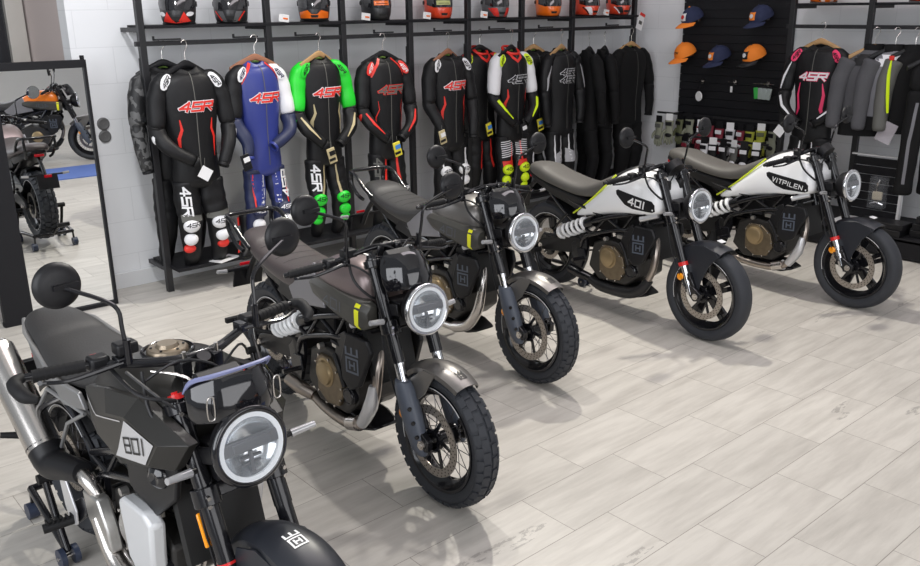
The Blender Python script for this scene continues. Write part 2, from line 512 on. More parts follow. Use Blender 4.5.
TILES = tile_material()
WALLM = block_wall_material('painted_block_wall', (0.76, 0.77, 0.785))
WALLP = mat('plain_painted_wall', (0.62, 0.62, 0.62), 0.8)
BEIGEW = mat('pinkish_beige_reveal', (0.50, 0.43, 0.41), 0.7)
SKIRT = mat('pale_skirting', (0.66, 0.67, 0.68), 0.5)
CEIL = mat('white_ceiling', (0.75, 0.75, 0.75), 0.9)
RACK = mat('black_powder_coated_steel', (0.012, 0.012, 0.014), 0.42)
BOARD = mat('black_board', (0.010, 0.010, 0.012), 0.6, spec=0.25)

struct(MB().box((4, 2.6, -0.05), (17.0, 15.0, 0.1)).build('floor', TILES))
struct(MB().box((5.06, 6.475, 2.4), (6.0, 0.15, 4.8)).build('wall_back', WALLM))
struct(MB().box((8.125, -0.8, 2.4), (0.15, 14.4, 4.8)).build('wall_right', WALLM))
# return of the wall beside the window and the window wall behind the mirror
struct(MB().box((2.085, 6.975, 2.4), (0.05, 0.85, 4.8)).build('wall_return', BEIGEW))
struct(MB().box((-1.2, 7.42, 0.35), (6.5, 0.15, 0.7)).build('wall_left_back', WALLP))
struct(MB().box((4.0, 2.3, 4.95), (8.4, 10.4, 0.1)).build('ceiling', CEIL))
struct(MB().box((5.06, 6.385, 0.06), (5.94, 0.02, 0.12)).build('baseboard_back', SKIRT, bev=0.003))
struct(MB().box((8.035, -0.8, 0.06), (0.02, 14.3, 0.12)).build('baseboard_right', SKIRT, bev=0.003))
struct(MB().box((1.9, -4.92, 2.4), (12.6, 0.15, 4.8)).build('wall_front', WALLP))
# aluminium window frame with dark glass behind the leaning mirror
w1 = struct(empty('window_1', (1.5, 7.32, 0.7)))
ALUF = mat('aluminium_window_frame', (0.42, 0.40, 0.37), 0.4, 0.3)
for x0, x1, z0, z1 in ((0.42, 0.545, 0, 4.1), (-2.6, 0.42, 1.50, 1.62), (-2.6, 0.42, 0, 0.08), (-2.6, -2.5, 0.08, 4.1), (-1.1, -1.0, 0.08, 4.1)):
    MB().box(((x0+x1)/2, 0, (z0+z1)/2), (x1-x0, 0.08, z1-z0)).build('window_frame', ALUF, w1, bev=0.004)
MB().box((-1.05, 0.02, 2.0), (3.0, 0.01, 4.0)).build('window_pane', mat('dark_window_glass', (0.012, 0.013, 0.016), 0.08), w1)

# double wall socket
so = tag(empty('wall_socket', (2.215, 6.4, 1.18)), 'small dark double round socket on the white wall left of the suits', 'socket')
for dz in (0.045, -0.045):
    f = MB().lathe([(0.001, 0.012), (0.02, 0.010), (0.034, 0.014), (0.042, 0.010), (0.045, 0.0)], (0, 0, dz), (0, -1, 0), 24).build('socket_insert', _mats['socket_grey'], so)
MB().box((0, -0.003, 0), (0.035, 0.006, 0.06)).build('socket_bridge', _mats['socket_grey'], so)

# tall mirror leaning area : frame, glass
mi = tag(empty('standing_mirror', (1.60, 6.08, 0), -0.017), 'tall black-framed mirror standing against the wall, reflecting the parked motorcycles', 'mirror')
MIR = mat('mirror_glass', (0.92, 0.94, 0.95), 0.0, 1.0)
MB().box((0.145, 0, 0.84), (0.57, 0.012, 1.62)).build('mirror_pane', MIR, mi)
for nm, c, d in (('frame_side', (0.425, 0, 0.84), (0.02, 0.05, 1.68)), ('frame_side', (-0.22, -0.004, 0.84), (0.18, 0.06, 1.68)), ('frame_top', (0.06, 0, 1.665), (0.75, 0.05, 0.05)), ('frame_bottom', (0.06, 0, 0.014), (0.75, 0.05, 0.028))):
    MB().box(c, d).build(nm, BOARD, mi, bev=0.002)
MB().box((0.43, 0.035, 1.70), (0.02, 0.03, 0.03)).build('top_bracket', BOARD, mi)

# ---------------------------------------------------------------- clothes rack, back wall
rk = tag(empty('clothing_rack', (2.43, 6.07, 0)), 'long black steel wall rack with helmet shelf and hanging bar behind the motorcycles', 'rack')
PX = [2.43, 3.40, 4.07, 4.75, 5.41, 6.09, 6.80, 7.78]
for i, x in enumerate(PX):
    p = MB().box((x-2.43, 0, 1.12), (0.045, 0.045, 2.24)).build('upright', RACK, rk, bev=0.002)
    for z in (1.865, 0.17):
        MB().box((x-2.43, 0.17, z), (0.03, 0.30, 0.03)).build('shelf_bracket', RACK, p)
    MB().box((x-2.43, 0.02, 1.60), (0.05, 0.02, 0.16)).build('slot_plate', RACK, p)
MB().box((2.68, 0.0, 1.775), (5.46, 0.032, 0.032)).build('hanging_bar', RACK, rk, bev=0.002)
MB().box((2.75, 0.14, 1.885), (5.44, 0.33, 0.022)).build('helmet_shelf', BOARD, rk, bev=0.002)
MB().box((2.74, 0.06, 0.19), (5.46, 0.46, 0.024)).build('low_shelf', BOARD, rk, bev=0.002)
for x in (2.50, 3.10, 3.62, 4.36, 5.0, 5.65, 6.3, 7.3):
    MB().box((x-2.43+0.1, -0.02, 1.80), (0.20, 0.014, 0.012)).box((x-2.43+0.005, -0.02, 1.812), (0.012, 0.014, 0.025)).build('bar_hook', RACK, rk)
MB().box((-0.03, -0.03, 1.27), (0.09, 0.03, 0.03)).build('side_peg', RACK, rk)

# ---------------------------------------------------------------- rack on the right wall
rr = tag(empty('clothing_rack', (7.6, 4.16, 0)), 'shorter black steel rack on the right-hand wall, holding the pink-trimmed suit and grey jackets', 'rack')
for k in range(4):
    y = -0.70*k
    p = MB().box((0, y, 1.12), (0.045, 0.045, 2.24)).build('upright', RACK, rr, bev=0.002)
    for z in (1.965, 0.17):
        MB().box((0.2, y, z), (0.36, 0.03, 0.03)).build('shelf_bracket', RACK, p)
MB().box((0, -1.1, 1.80), (0.032, 2.3, 0.032)).build('hanging_bar', RACK, rr, bev=0.002)
MB().box((0.19, -1.1, 1.985), (0.40, 2.35, 0.022)).build('helmet_shelf', BOARD, rr, bev=0.002)
MB().box((-0.05, -1.1, 0.16), (0.80, 2.35, 0.03)).build('low_shelf', BOARD, rr, bev=0.002)
MB().box((-0.44, -1.1, 0.09), (0.02, 2.35, 0.15)).build('shelf_front', BOARD, rr, bev=0.002)

# slatwall panel
sw = tag(empty('slatwall_panel', (8.03, 5.00, 0)), 'tall black grooved slatwall panel with caps and gloves on the right-hand wall', 'panel')
mb = MB()
for k in range(30):
    mb.box((-0.012, 0, 0.14+k*0.08), (0.024, 1.2, 0.076))
mb.box((0.005, 0, 1.3), (0.008, 1.2, 2.4)); mb.build('slat_board', BOARD, sw)
MB().box((-0.015, -0.62, 1.3), (0.035, 0.035, 2.45)).build('edge_strip', WPL, sw, bev=0.002)

bm_ = tag(MB().box((0, 0, 0.006), (1.7, 0.9, 0.012)).build('floor_mat', mat('blue_mat', (0.10, 0.17, 0.45), 0.8), None, loc=(3.1, 0.35, 0)), 'blue floor mat seen in the standing mirror', 'mat')
# ================================================================= motorcycles (X forward, Y left, origin under the front axle)
def wheel(root, name, c, R, W, cast, knobby, disc_r, disc_y, rim_r=0.224):
    cx, cz = c; O = V((cx, 0, cz)); Y = (0, 1, 0)
    w = MB()
    hw = W*0.37
    w.lathe([(rim_r+0.004, -hw-0.008), (rim_r+0.006, -hw), (rim_r-0.012, -hw+0.004), (rim_r-0.030, -hw*0.35), (rim_r-0.030, hw*0.35), (rim_r-0.012, hw-0.004), (rim_r+0.006, hw), (rim_r+0.004, hw+0.008), (rim_r-0.008, hw+0.006), (rim_r-0.022, hw*0.6), (rim_r-0.042, hw*0.3), (rim_r-0.042, -hw*0.3), (rim_r-0.022, -hw*0.6), (rim_r-0.008, -hw-0.006)], O, Y, 56, closed=True)
    w.cyl(O+V((0, -0.055, 0)), O+V((0, 0.055, 0)), 0.028, n=20)
    if cast:
        for k in range(5):
            a = 2*PI*k/5+0.5
            for s in (-1, 1):
                d0 = V((math.cos(a+s*0.35), 0, math.sin(a+s*0.35))); d1 = V((math.cos(a+s*0.10), 0, math.sin(a+s*0.10)))
                w.bar(O+d0*0.03+V((0, s*0.0, 0)), O+d1*(rim_r-0.036), 0.022, 0.030)
        w.build(name, BLKS, root, bev=0.002)
    else:
        w.cyl(O+V((0, -0.05, 0)), O+V((0, -0.04, 0)), 0.045, n=20).cyl(O+V((0, 0.04, 0)), O+V((0, 0.05, 0)), 0.045, n=20)
        w.build(name, BLKS, root)
    wo = COL.objects[-1] if False else bpy.context.scene.collection.objects[-1]
    # tyre
    t = MB(); h = R-rim_r; wd = W/2
    prof = [(rim_r+0.002, -hw), (rim_r+h*0.30, -wd*0.93), (rim_r+h*0.58, -wd), (rim_r+h*0.80, -wd*0.86), (rim_r+h*0.94, -wd*0.52), (R, 0), (rim_r+h*0.94, wd*0.52), (rim_r+h*0.80, wd*0.86), (rim_r+h*0.58, wd), (rim_r+h*0.30, wd*0.93), (rim_r+0.002, hw)]
    if knobby: prof = [(r-0.006 if r > rim_r+h*0.5 else r, y) for r, y in prof]
    t.lathe(prof, O, Y, 72, closed=True)
    if knobby:
        n = 34
        for k in range(n):
            for row, (yy, rr, tilt, wx, wy) in enumerate(((-0.80, 0.86, -0.75, 0.036, 0.026), (-0.36, 0.975, -0.28, 0.040, 0.030), (0.36, 0.975, 0.28, 0.040, 0.030), (0.80, 0.86, 0.75, 0.036, 0.026))):
                a = 2*PI*(k+(0.5 if row in (1, 3) else 0))/n
                er = V((math.cos(a), 0, math.sin(a))); et = V((-math.sin(a), 0, math.cos(a))); ey = V((0, 1, 0))
                nrm = (er*math.cos(tilt)+ey*math.sin(tilt)).normalized(); sd = nrm.cross(et)
                Rm = Matrix((et, sd, nrm)).transposed()
                t.box(O + er*(rim_r+h*rr-0.007) + ey*(wd*yy), (wx*R/0.3*1.08, wy*W/0.11*1.05, 0.008), Rm)
    ty = t.build('tyre', RUB, wo)
    # thin pale stripe on the rim edge
    MB().torus(O+V((0, -hw-0.009, 0)), Y, rim_r+0.001, 0.0016, 60, 5, PI*0.9, PI*1.75).build('rim_stripe', WPL, wo)
    if not cast:
        for s in (-1, 1):
            sp = MB()
            for k in range(16):
                a = 2*PI*k/16 + (0.1 if s > 0 else 0.3); b = a + (0.42 if k % 2 else -0.42)
                sp.cyl(O+V((0.04*math.cos(b), s*0.042, 0.04*math.sin(b))), O+V(((rim_r-0.03)*math.cos(a), s*0.006, (rim_r-0.03)*math.sin(a))), 0.0017, n=5)
            sp.build('spokes', SPOKE, wo)
    # perforated brake disc
    if disc_r:
        d = MB(); d.lathe([(disc_r, -0.0025), (disc_r, 0.0025), (disc_r-0.034*disc_r/0.14, 0.0025), (disc_r-0.034*disc_r/0.14, -0.0025)], O+V((0, disc_y, 0)), Y, 64, closed=True)
        d.m = 1
        for k in range(32):
            for q, rr in ((0, 0.955), (0.33, 0.88), (0.66, 0.80)):
                a = 2*PI*(k+q)/32
                p = O+V((disc_r*rr*math.cos(a), disc_y, disc_r*rr*math.sin(a)))
                d.cyl(p-V((0, 0.0029, 0)), p+V((0, 0.0029, 0)), 0.0032*disc_r/0.14, n=8)
        d.m = 2
        for k in range(6):
            a = 2*PI*k/6
            d.bar(O+V((0.04*math.cos(a+.3), disc_y*0.9, 0.04*math.sin(a+.3))), O+V((disc_r*0.77*math.cos(a), disc_y, disc_r*0.77*math.sin(a))), 0.006, 0.016)
        d.lathe([(0.05, -0.004), (0.05, 0.004), (0.035, 0.004), (0.035, -0.004)], O+V((0, disc_y, 0)), Y, 24, closed=True)
        d.build('brake_disc', [DISC, HOLE, BLKS], wo)
    return wo

def arc_shell(mb, O, R, a0, a1, hw, drop, t=0.004, n=18, crown=0.012, wfun=None):
    # a mudguard following a wheel; a in degrees from +X towards +Z
    rs = []
    for i in range(n+1):
        a = math.radians(a0+(a1-a0)*i/n); er = V((math.cos(a), 0, math.sin(a)))
        f = wfun(i/n) if wfun else 1.0; w = hw*f
        prof = [(-w, -drop), (-w*0.96, -drop*0.35), (-w*0.72, 0.0), (-w*0.35, crown*0.8), (0, crown), (w*0.35, crown*0.8), (w*0.72, 0.0), (w*0.96, -drop*0.35), (w, -drop)]
        out = [O + er*(R+h) + V((0, y, 0)) for y, h in prof]
        inn = [O + er*(R+h-t) + V((0, y*(1-t/hw*0.8), 0)) for y, h in prof[::-1]]
        rs.append(out+inn)
    return mb.rings(rs)

def headlamp(root, c, r, tilt=0.08, chrome=True):
    c = V(c); ax = V((math.cos(tilt), 0, math.sin(tilt)))
    h = MB().lathe([(0.001, -0.085), (r*0.55, -0.08), (r*0.85, -0.05), (r*0.98, -0.01), (r*1.0, 0.01), (r*0.93, 0.012), (r*0.92, -0.005)], c, ax, 40).build('headlamp', BLK, root)
    if chrome:
        MB().torus(c+ax*0.012, ax, r*1.0, 0.011, 44, 10).build('bezel', CHROME if chrome is True else BLKG, h)
    MB().lathe([(r*0.93, 0.010), (r*0.93, 0.022), (r*0.80, 0.020), (r*0.80, 0.008)], c, ax, 44, closed=True).build('light_ring', DRL, h)
    MB().lathe([(r*0.80, 0.012), (r*0.72, -0.004), (r*0.45, -0.02), (0.001, -0.03)], c, ax, 40).build('reflector', REFL, h, recalc=True)
    up = V((-ax.z, 0, ax.x)); Rm = Matrix((ax, V((0, 1, 0)), up)).transposed()
    MB().box(c+ax*0.012+up*0.01, (0.016, r*1.68, r*0.36), Rm).box(c+ax*0.019+up*0.01, (0.012, r*1.1, r*0.27), Rm).build('centre_band', BAND, h, bev=0.003)
    MB().box(c+ax*0.006-up*r*0.42, (0.012, 0.010, r*0.58), Rm).box(c+ax*0.004-up*r*0.30, (0.01, r*0.62, 0.006), Rm).box(c+ax*0.004-up*r*0.46, (0.01, r*0.56, 0.005), Rm).build('lens_rib', BAND, h)
    MB().lathe([(r*0.95, 0.020), (r*0.6, 0.030), (0.001, 0.034)], c, ax, 40).build('lens', GLASS, h)
    return h

def mirror_part(root, s, base, elbow, c, r=0.062):
    base = V(base); elbow = V(elbow); c = V(c)
    st = MB().tube([base, base+(elbow-base)*0.6, elbow, elbow+(c-elbow)*0.25+V((0, 0, 0.012)), c+V((0.012, 0, 0))], 0.0065, 8, 4)
    st.cyl(base-V((0, 0, 0.02)), base+V((0, 0, 0.05)), 0.011)
    m = st.build('mirror_arm', BLKS, root)
    ax = V((1, 0, 0.08)).normalized()
    h = MB().lathe([(0.001, 0.014), (r*0.5, 0.013), (r*0.8, 0.009), (r*0.97, 0.0), (r, -0.008), (r*0.97, -0.012)], c, ax, 36)
    h.bar(c+V((0.014, -s*0.05, 0.0)), c+V((0.018, s*0.02, 0)), 0.018, 0.014)
    hh = h.build('mirror_housing', BLK, m)
    MB().lathe([(0.001, -0.010), (r*0.95, -0.010), (r*0.95, -0.013), (0.001, -0.013)], c, ax, 36).build('mirror_glass', MIR, hh)
    return m

def controls(root, g0, g1, s, lever_fwd=0.055, barend=True):
    # g0 = inner end of grip, g1 = outer end
    g0 = V(g0); g1 = V(g1); d = (g1-g0).normalized()
    g = MB().tube([g0, g1], [0.0175, 0.0165], 14, 1)
    for k in range(7):
        p = g0 + (g1-g0)*(0.12+0.12*k); g.cyl(p, p+d*0.006, 0.0185, n=14)
    go = g.build('handlebar_grip', GRIP, root)
    if barend: MB().cyl(g1, g1+d*0.022, 0.012, 0.010).build('bar_end', BLKS, go)
    q = g0 - d*0.035
    MB().box(q, (0.05, 0.055, 0.045)).build('switch_housing', BLK, root, bev=0.008)
    MB().box(q+V((-0.028, 0, 0.012)), (0.008, 0.02, 0.012)).build('switch_button', RED if s < 0 else WPL, root, bev=0.002)
    # perch, reservoir and lever
    r = g0 - d*0.085
    MB().box(r+V((0.02, 0, 0.0)), (0.045, 0.03, 0.03)).build('lever_perch', BLKS, root, bev=0.004)
    if s < 0: MB().box(r+V((0.018, 0.02*-s, 0.036)), (0.048, 0.062, 0.034)).build('brake_reservoir', BLK, root, bev=0.006)
    MB().tube([r+V((0.035, 0, 0)), g0+V((lever_fwd, 0, -0.006)), g0+(g1-g0)*0.5+V((lever_fwd+0.006, 0, -0.012)), g1+V((lever_fwd-0.005, 0, -0.008))-d*0.01, g1+V((lever_fwd, 0, -0.004))], [0.009, 0.008, 0.006, 0.006, 0.007], 8).build('hand_lever', BLKS, root)
    return go

def text_on(name, txt, h, ctr, tree, m, root, parent=None, side=-1, rot=0.0, th=0.17, w=0.9, gap=0.34, slant=0.15, off=0.0025, lean=None, step=0.02):
    P, W = text_polys(txt, h, w, gap, th, slant)
    u = V((math.cos(rot), 0, math.sin(rot))); v = V((-math.sin(rot), 0, math.cos(rot)))
    if side > 0: u = -u
    return decal(name, P, ctr, u, v, tree, m, parent or root, off, step)

def side_decal(name, pts, y, tree, m, parent, off=0.0015, step=0.025):
    return decal(name, [pts], (0, y, 0), (1, 0, 0), (0, 0, 1), tree, m, parent, off, step)

def engine(root, cover, steel=True):
    e = MB()
    e.plate([(-0.90, -0.0, 0.30), (-0.86, 0, 0.47), (-0.74, 0, 0.52), (-0.58, 0, 0.50), (-0.46, 0, 0.42), (-0.46, 0, 0.31), (-0.56, 0, 0.23), (-0.80, 0, 0.22)], 0.25, (0, 1, 0))
    blk = e.build('engine_block', mat('dark_engine_casting', (0.05, 0.048, 0.046), 0.45, 0.6, noise=0.3), root, bev=0.012)
    R = Matrix.Rotation(-0.30, 3, 'Y')
    c = MB()
    for k in range(7):
        c.box(V((-0.545, 0, 0.49)) + R @ V((0, 0, 0.018*k)), (0.15, 0.17, 0.010), R)
    c.box(V((-0.545, 0, 0.54)), (0.125, 0.14, 0.14), R)
    c.build('cylinder', mat('dark_engine_casting', (0, 0, 0)), blk)
    MB().box(V((-0.505, 0, 0.655)), (0.17, 0.19, 0.09), R).build('cylinder_head', BLK, blk, bev=0.015)
    # clutch cover (right), generator cover (left)
    MB().lathe([(0.001, 0.030), (0.045, 0.030), (0.056, 0.024), (0.060, 0.012), (0.070, 0.010), (0.073, 0.0), (0.073, -0.02)], (-0.705, -0.135, 0.395), (0, -1, 0), 36).build('clutch_cover', cover, blk)
    cc = MB().plate([(-0.79, -0.128, 0.43), (-0.76, -0.128, 0.475), (-0.66, -0.128, 0.475), (-0.58, -0.128, 0.42), (-0.555, -0.128, 0.33), (-0.60, -0.128, 0.26), (-0.70, -0.128, 0.245), (-0.78, -0.128, 0.29)], 0.03, (0, 1, 0))
    cc.build('clutch_side_case', cover if cover is ALU else mat('dark_bronze_case', (0.19, 0.15, 0.10), 0.4, 0.7, noise=0.3), blk, bev=0.006)
    for (x, z) in ((-0.78, 0.43), (-0.75, 0.47), (-0.665, 0.47), (-0.60, 0.43), (-0.565, 0.36), (-0.575, 0.30), (-0.63, 0.255), (-0.70, 0.25), (-0.765, 0.29)):
        MB().cyl((x, -0.14, z), (x, -0.150, z), 0.006, n=6).build('case_bolt', STEEL, blk)
    MB().lathe([(0.001, 0.03), (0.03, 0.03), (0.042, 0.02), (0.044, 0.0)], (-0.505, -0.120, 0.345), (0, -1, 0), 28).torus((-0.505, -0.148, 0.345), (0, 1, 0), 0.036, 0.004).build('pump_cover', BLKS, blk)
    MB().lathe([(0.001, 0.03), (0.05, 0.03), (0.07, 0.02), (0.074, 0.0)], (-0.66, 0.125, 0.37), (0, 1, 0), 32).build('generator_cover', cover, blk)
    MB().tube([(-0.60, -0.15, 0.52), (-0.55, -0.16, 0.47), (-0.52, -0.155, 0.39)], 0.011, 8).tube([(-0.66, -0.12, 0.56), (-0.60, -0.15, 0.58), (-0.50, -0.13, 0.56)], 0.009, 8).build('coolant_hose', BLK, blk)
    MB().box((-0.62, -0.12, 0.56), (0.05, 0.03, 0.04)).build('thermostat_housing', ALU, blk, bev=0.003)
    MB().box((-0.56, -0.11, 0.51), (0.03, 0.03, 0.05)).build('sensor', ALU, blk, bev=0.003)
    MB().cyl((-0.73, -0.13, 0.52), (-0.73, -0.155, 0.52), 0.014).build('oil_filler', ALU, blk)
    MB().cyl((-0.52, -0.125, 0.43), (-0.52, -0.15, 0.43), 0.010).build('sensor', ALU, blk)
    return blk

def trellis(root, m=BLKS, silver=True):
    f = MB()
    for s in (-1, 1):
        f.tube([(-0.33, s*0.05, 0.80), (-0.50, s*0.13, 0.73), (-0.75, s*0.14, 0.655), (-0.98, s*0.13, 0.56)], 0.0145, 10)
        f.tube([(-0.33, s*0.05, 0.70), (-0.52, s*0.135, 0.62), (-0.66, s*0.14, 0.59), (-0.92, s*0.135, 0.50), (-0.98, s*0.12, 0.40)], 0.0135, 10)
        for a, b in (((-0.50, 0.73), (-0.60, 0.60)), ((-0.60, 0.60), (-0.74, 0.66)), ((-0.74, 0.66), (-0.86, 0.53)), ((-0.86, 0.53), (-0.98, 0.56)), ((-0.40, 0.77), (-0.46, 0.64))):
            f.cyl((a[0], s*0.135, a[1]), (b[0], s*0.135, b[1]), 0.010, n=8)
        # subframe
        f.tube([(-0.80, s*0.12, 0.66), (-1.15, s*0.10, 0.72), (-1.45, s*0.08, 0.80)], 0.011, 8)
        f.tube([(-0.96, s*0.12, 0.52), (-1.20, s*0.10, 0.64), (-1.42, s*0.08, 0.79)], 0.010, 8)
        f.plate([(-1.00, s*0.10, 0.50), (-0.93, s*0.115, 0.50), (-0.91, s*0.125, 0.42), (-0.96, s*0.125, 0.27), (-1.03, s*0.125, 0.28), (-1.06, s*0.125, 0.42)], 0.02, (0, 1, 0))
    f.cyl((-0.335, 0, 0.66), (-0.405, 0, 0.86), 0.033, n=16)
    o = f.build('frame', m, root)
    if silver:
        MB().cyl((-0.44, -0.15, 0.705), (-0.33, -0.11, 0.745), 0.017, n=12).build('silver_tube', SILV, o)  # short silver-coloured tube beside the near frame rail
    return o

def swingarm(root, rx, rz, m=BLK):
    f = MB()
    for s in (-1, 1):
        f.plate([(-0.96, s*0.11, 0.44), (-1.02, s*0.11, 0.47), (-1.18, s*0.11, 0.45), (rx-0.03, s*0.11, rz+0.035), (rx-0.06, s*0.11, rz-0.005), (rx, s*0.11, rz-0.035), (-1.1, s*0.11, 0.345), (-0.97, s*0.11, 0.37)], 0.028, (0, 1, 0))
    f.box((-1.06, 0, 0.42), (0.07, 0.20, 0.07))
    o = f.build('swingarm', m, root, bev=0.005)
    MB().cyl((rx, -0.15, rz), (rx, 0.15, rz), 0.011).cyl((rx, -0.145, rz), (rx, -0.125, rz), 0.020).cyl((rx, 0.145, rz), (rx, 0.125, rz), 0.020).build('axle', STEEL, o)
    return o

def fork(root, style, ytr=0.098, scale=1.0, fx=lambda z: -0.05-(z-0.30)*0.413, zt=1.01, zc=0.74, zred=0.485):
    for s in (-1, 1):
        y = s*ytr
        A = lambda z: V((fx(z), y, z))
        d = (A(1)-A(0.5)).normalized()
        outer = MB().cyl(A(zt), A(zred if style == 'vit' else 0.60), 0.0275, n=20)
        o = outer.build('fork_leg', BLKS, root)
        if style == 'vit':
            MB().cyl(A(zred+0.004), A(zred-0.018), 0.030, n=20).build('fork_ring', RED, o)
            MB().cyl(A(zred-0.016), A(0.30), 0.021, n=18).build('fork_slider', CHROME, o)
        elif style == 'svart':
            MB().cyl(A(0.60), A(0.34), 0.022, n=18).build('fork_slider', CHROME, o)
            MB().cyl(A(0.505), A(0.49), 0.030, n=18).build('fork_ring', RED, o)
            g = MB()
            rs = []
            for z, w in ((0.535, 0.036), (0.51, 0.046), (0.42, 0.050), (0.34, 0.048), (0.27, 0.040), (0.245, 0.024)):
                c = A(z)+V((0.006, s*0.004, 0))
                rs.append([c + V((w*1.05*math.cos(t), s*w*0.85*math.sin(t), 0)) for t in [2*PI*i/14 for i in range(14)]])
            g.rings(rs).build('fork_guard', GUN, o)
            for z in (0.44, 0.385, 0.33):
                MB().cyl(A(z)+V((0.038, s*0.02, 0)), A(z)+V((0.048, s*0.035, 0)), 0.009, n=8).build('guard_bolt', BLKS, o)
        else:
            MB().cyl(A(0.60), A(0.34), 0.0255, n=18).build('fork_slider', BLKS, o)
            MB().cyl(A(0.525), A(0.518), 0.028, n=18).build('fork_ring', RED, o)
        MB().cyl(A(zt-0.002), A(zt+0.014), 0.024, 0.020, n=16).cyl(A(zt+0.012), A(zt+0.020), 0.010, n=6).build('fork_cap', RED if style == '801' else BLKS, o)
        # axle lug and reflector
        MB().plate([(fx(0.36)-0.028, y, 0.36), (fx(0.36)+0.028, y, 0.36), (0.030, y, 0.32), (0.028, y, 0.272), (-0.02, y, 0.262), (fx(0.28)-0.02, y, 0.30)], 0.034, (0, 1, 0)).build('axle_lug', BLKS, o, bev=0.006)
        if style != '801':
            MB().lathe([(0.001, 0.010), (0.016, 0.010), (0.022, 0.006), (0.023, 0.0)], A(0.40)+V((-0.030, s*0.022, 0)), (0, s, 0), 20).build('side_reflector', ORG, o)
            MB().bar(A(0.40)+V((-0.03, s*0.018, 0)), A(0.44), 0.012, 0.006).build('reflector_bracket', BLKS, o)
        else:
            MB().box(A(0.61)+V((-0.022, s*0.026, 0)), (0.010, 0.022, 0.10), Matrix.Rotation(-0.39, 3, 'Y')).build('side_reflector', ORG, o, bev=0.004)
    MB().cyl((0, -ytr-0.035, 0.30), (0, ytr+0.035, 0.30), 0.012).cyl((0, -ytr-0.030, 0.30), (0, -ytr-0.018, 0.30), 0.020, n=8).build('front_axle', STEEL, root)
    for z, th, nm in ((zc, 0.055, 'lower_clamp'), (zt-0.022, 0.032, 'upper_clamp')):
        c = MB(); x = fx(z); d = V((-0.413, 0, 1)).normalized()
        for s in (-1, 1):
            c.cyl(V((x, s*ytr, z))-d*th/2, V((x, s*ytr, z))+d*th/2, 0.040, n=20)
        c.box((x-0.028, 0, z), (0.065, ytr*2, th), Matrix.Rotation(-0.39, 3, 'Y'))
        co = c.build(nm, BLKS, root, bev=0.003)
        for s in (-1, 1):
            for k in ((-0.013, 0.013) if nm == 'lower_clamp' else (0,)):
                MB().cyl((x+0.030, s*(ytr+0.012), z+k), (x+0.046, s*(ytr+0.014), z+k), 0.0065, n=8).build('clamp_bolt', STEEL, co)

def cables(root, hs=1.0):
    c = MB()
    c.tube([(-0.44, -0.20, 0.99*hs), (-0.34, -0.16, 0.98), (-0.30, -0.09, 0.90), (-0.38, -0.04, 0.80)], 0.0045, 6)
    c.tube([(-0.44, 0.20, 0.99*hs), (-0.32, 0.15, 0.97), (-0.30, 0.08, 0.88), (-0.40, 0.05, 0.78)], 0.0045, 6)
    c.tube([(-0.42, -0.17, 1.0), (-0.36, -0.08, 1.06), (-0.32, 0.02, 1.02), (-0.33, 0.05, 0.90)], 0.004, 6)
    c.tube([(-0.42, 0.17, 1.0), (-0.35, 0.10, 1.06), (-0.31, 0.0, 1.00), (-0.34, -0.04, 0.90)], 0.004, 6)
    c.tube([(-0.27, -0.12, 0.80), (-0.22, -0.135, 0.66), (-0.17, -0.13, 0.50), (-0.10, -0.125, 0.38), (-0.07, -0.12, 0.33)], 0.004, 6)
    MB().tube([(-0.43, -0.16, 1.03), (-0.36, -0.18, 0.93), (-0.30, -0.135, 0.86), (-0.33, -0.06, 0.84)], 0.006, 8).build('brake_hose', BLK, root)
    MB().tube([(-0.44, -0.13, 1.02), (-0.37, -0.06, 1.00), (-0.32, -0.02, 0.93)], 0.005, 8).build('braided_line', STEEL, root)
    MB().cyl((-0.40, 0, 0.99), (-0.37, 0, 1.05), 0.020).build('ignition_switch', BLKS, root)
    for s in (-1, 1): MB().box((-0.33, s*0.06, 0.93), (0.07, 0.035, 0.06)).build('wiring_block', BLK, root, bev=0.008)
    return c.build('control_cables', BLK, root)

def paddock_stand(loc, rz, label, w=0.19, lift=0.345):
    t = tag(empty('paddock_stand', loc, rz), label, 'stand', 'rear stands under the motorcycles')
    m = MB()
    for s in (-1, 1):
        m.tube([(-0.30, s*0.16, 0.13), (-0.02, s*w, 0.12), (0.13, s*w, 0.06)], 0.015, 10, 3)
        m.tube([(0.13, s*w, 0.06), (0.05, s*w, 0.20), (0.0, s*w, lift-0.03)], 0.014, 10, 2)
    m.cyl((-0.30, -0.165, 0.13), (-0.30, 0.165, 0.13), 0.015)
    m.tube([(-0.30, 0, 0.13), (-0.46, 0, 0.22), (-0.62, 0, 0.27)], 0.013, 8)
    m.build('stand_frame', BLKS, t)
    for s in (-1, 1):
        a = MB().cyl((0, s*(w-0.045), lift-0.03), (0, s*(w+0.025), lift-0.03), 0.020, n=14).build('support_pad', GRIP, t)
        for q in (-0.025, 0.025):
            MB().cyl((0.13, s*w+q-0.010, 0.038), (0.13, s*w+q+0.010, 0.038), 0.037, n=22).build('roller', mat('blue_black_roller', (0.03, 0.04, 0.07), 0.4), t)
        MB().cyl((0.13, s*w-0.04, 0.038), (0.13, s*w+0.04, 0.038), 0.008).build('roller_axle', STEEL, t)
    MB().box((-0.62, 0, 0.27), (0.03, 0.10, 0.03)).build('stand_lever_grip', GRIP, t, bev=0.004)
    for s in (-1, 1):
        MB().cyl((-0.30, s*0.15, 0.035), (-0.30, s*0.19, 0.035), 0.034, n=18).build('roller', _mats['blue_black_roller'], t)
        MB().bar((-0.30, s*0.16, 0.13), (-0.30, s*0.165, 0.04), 0.014, 0.014).build('roller_leg', BLKS, t)
    return t

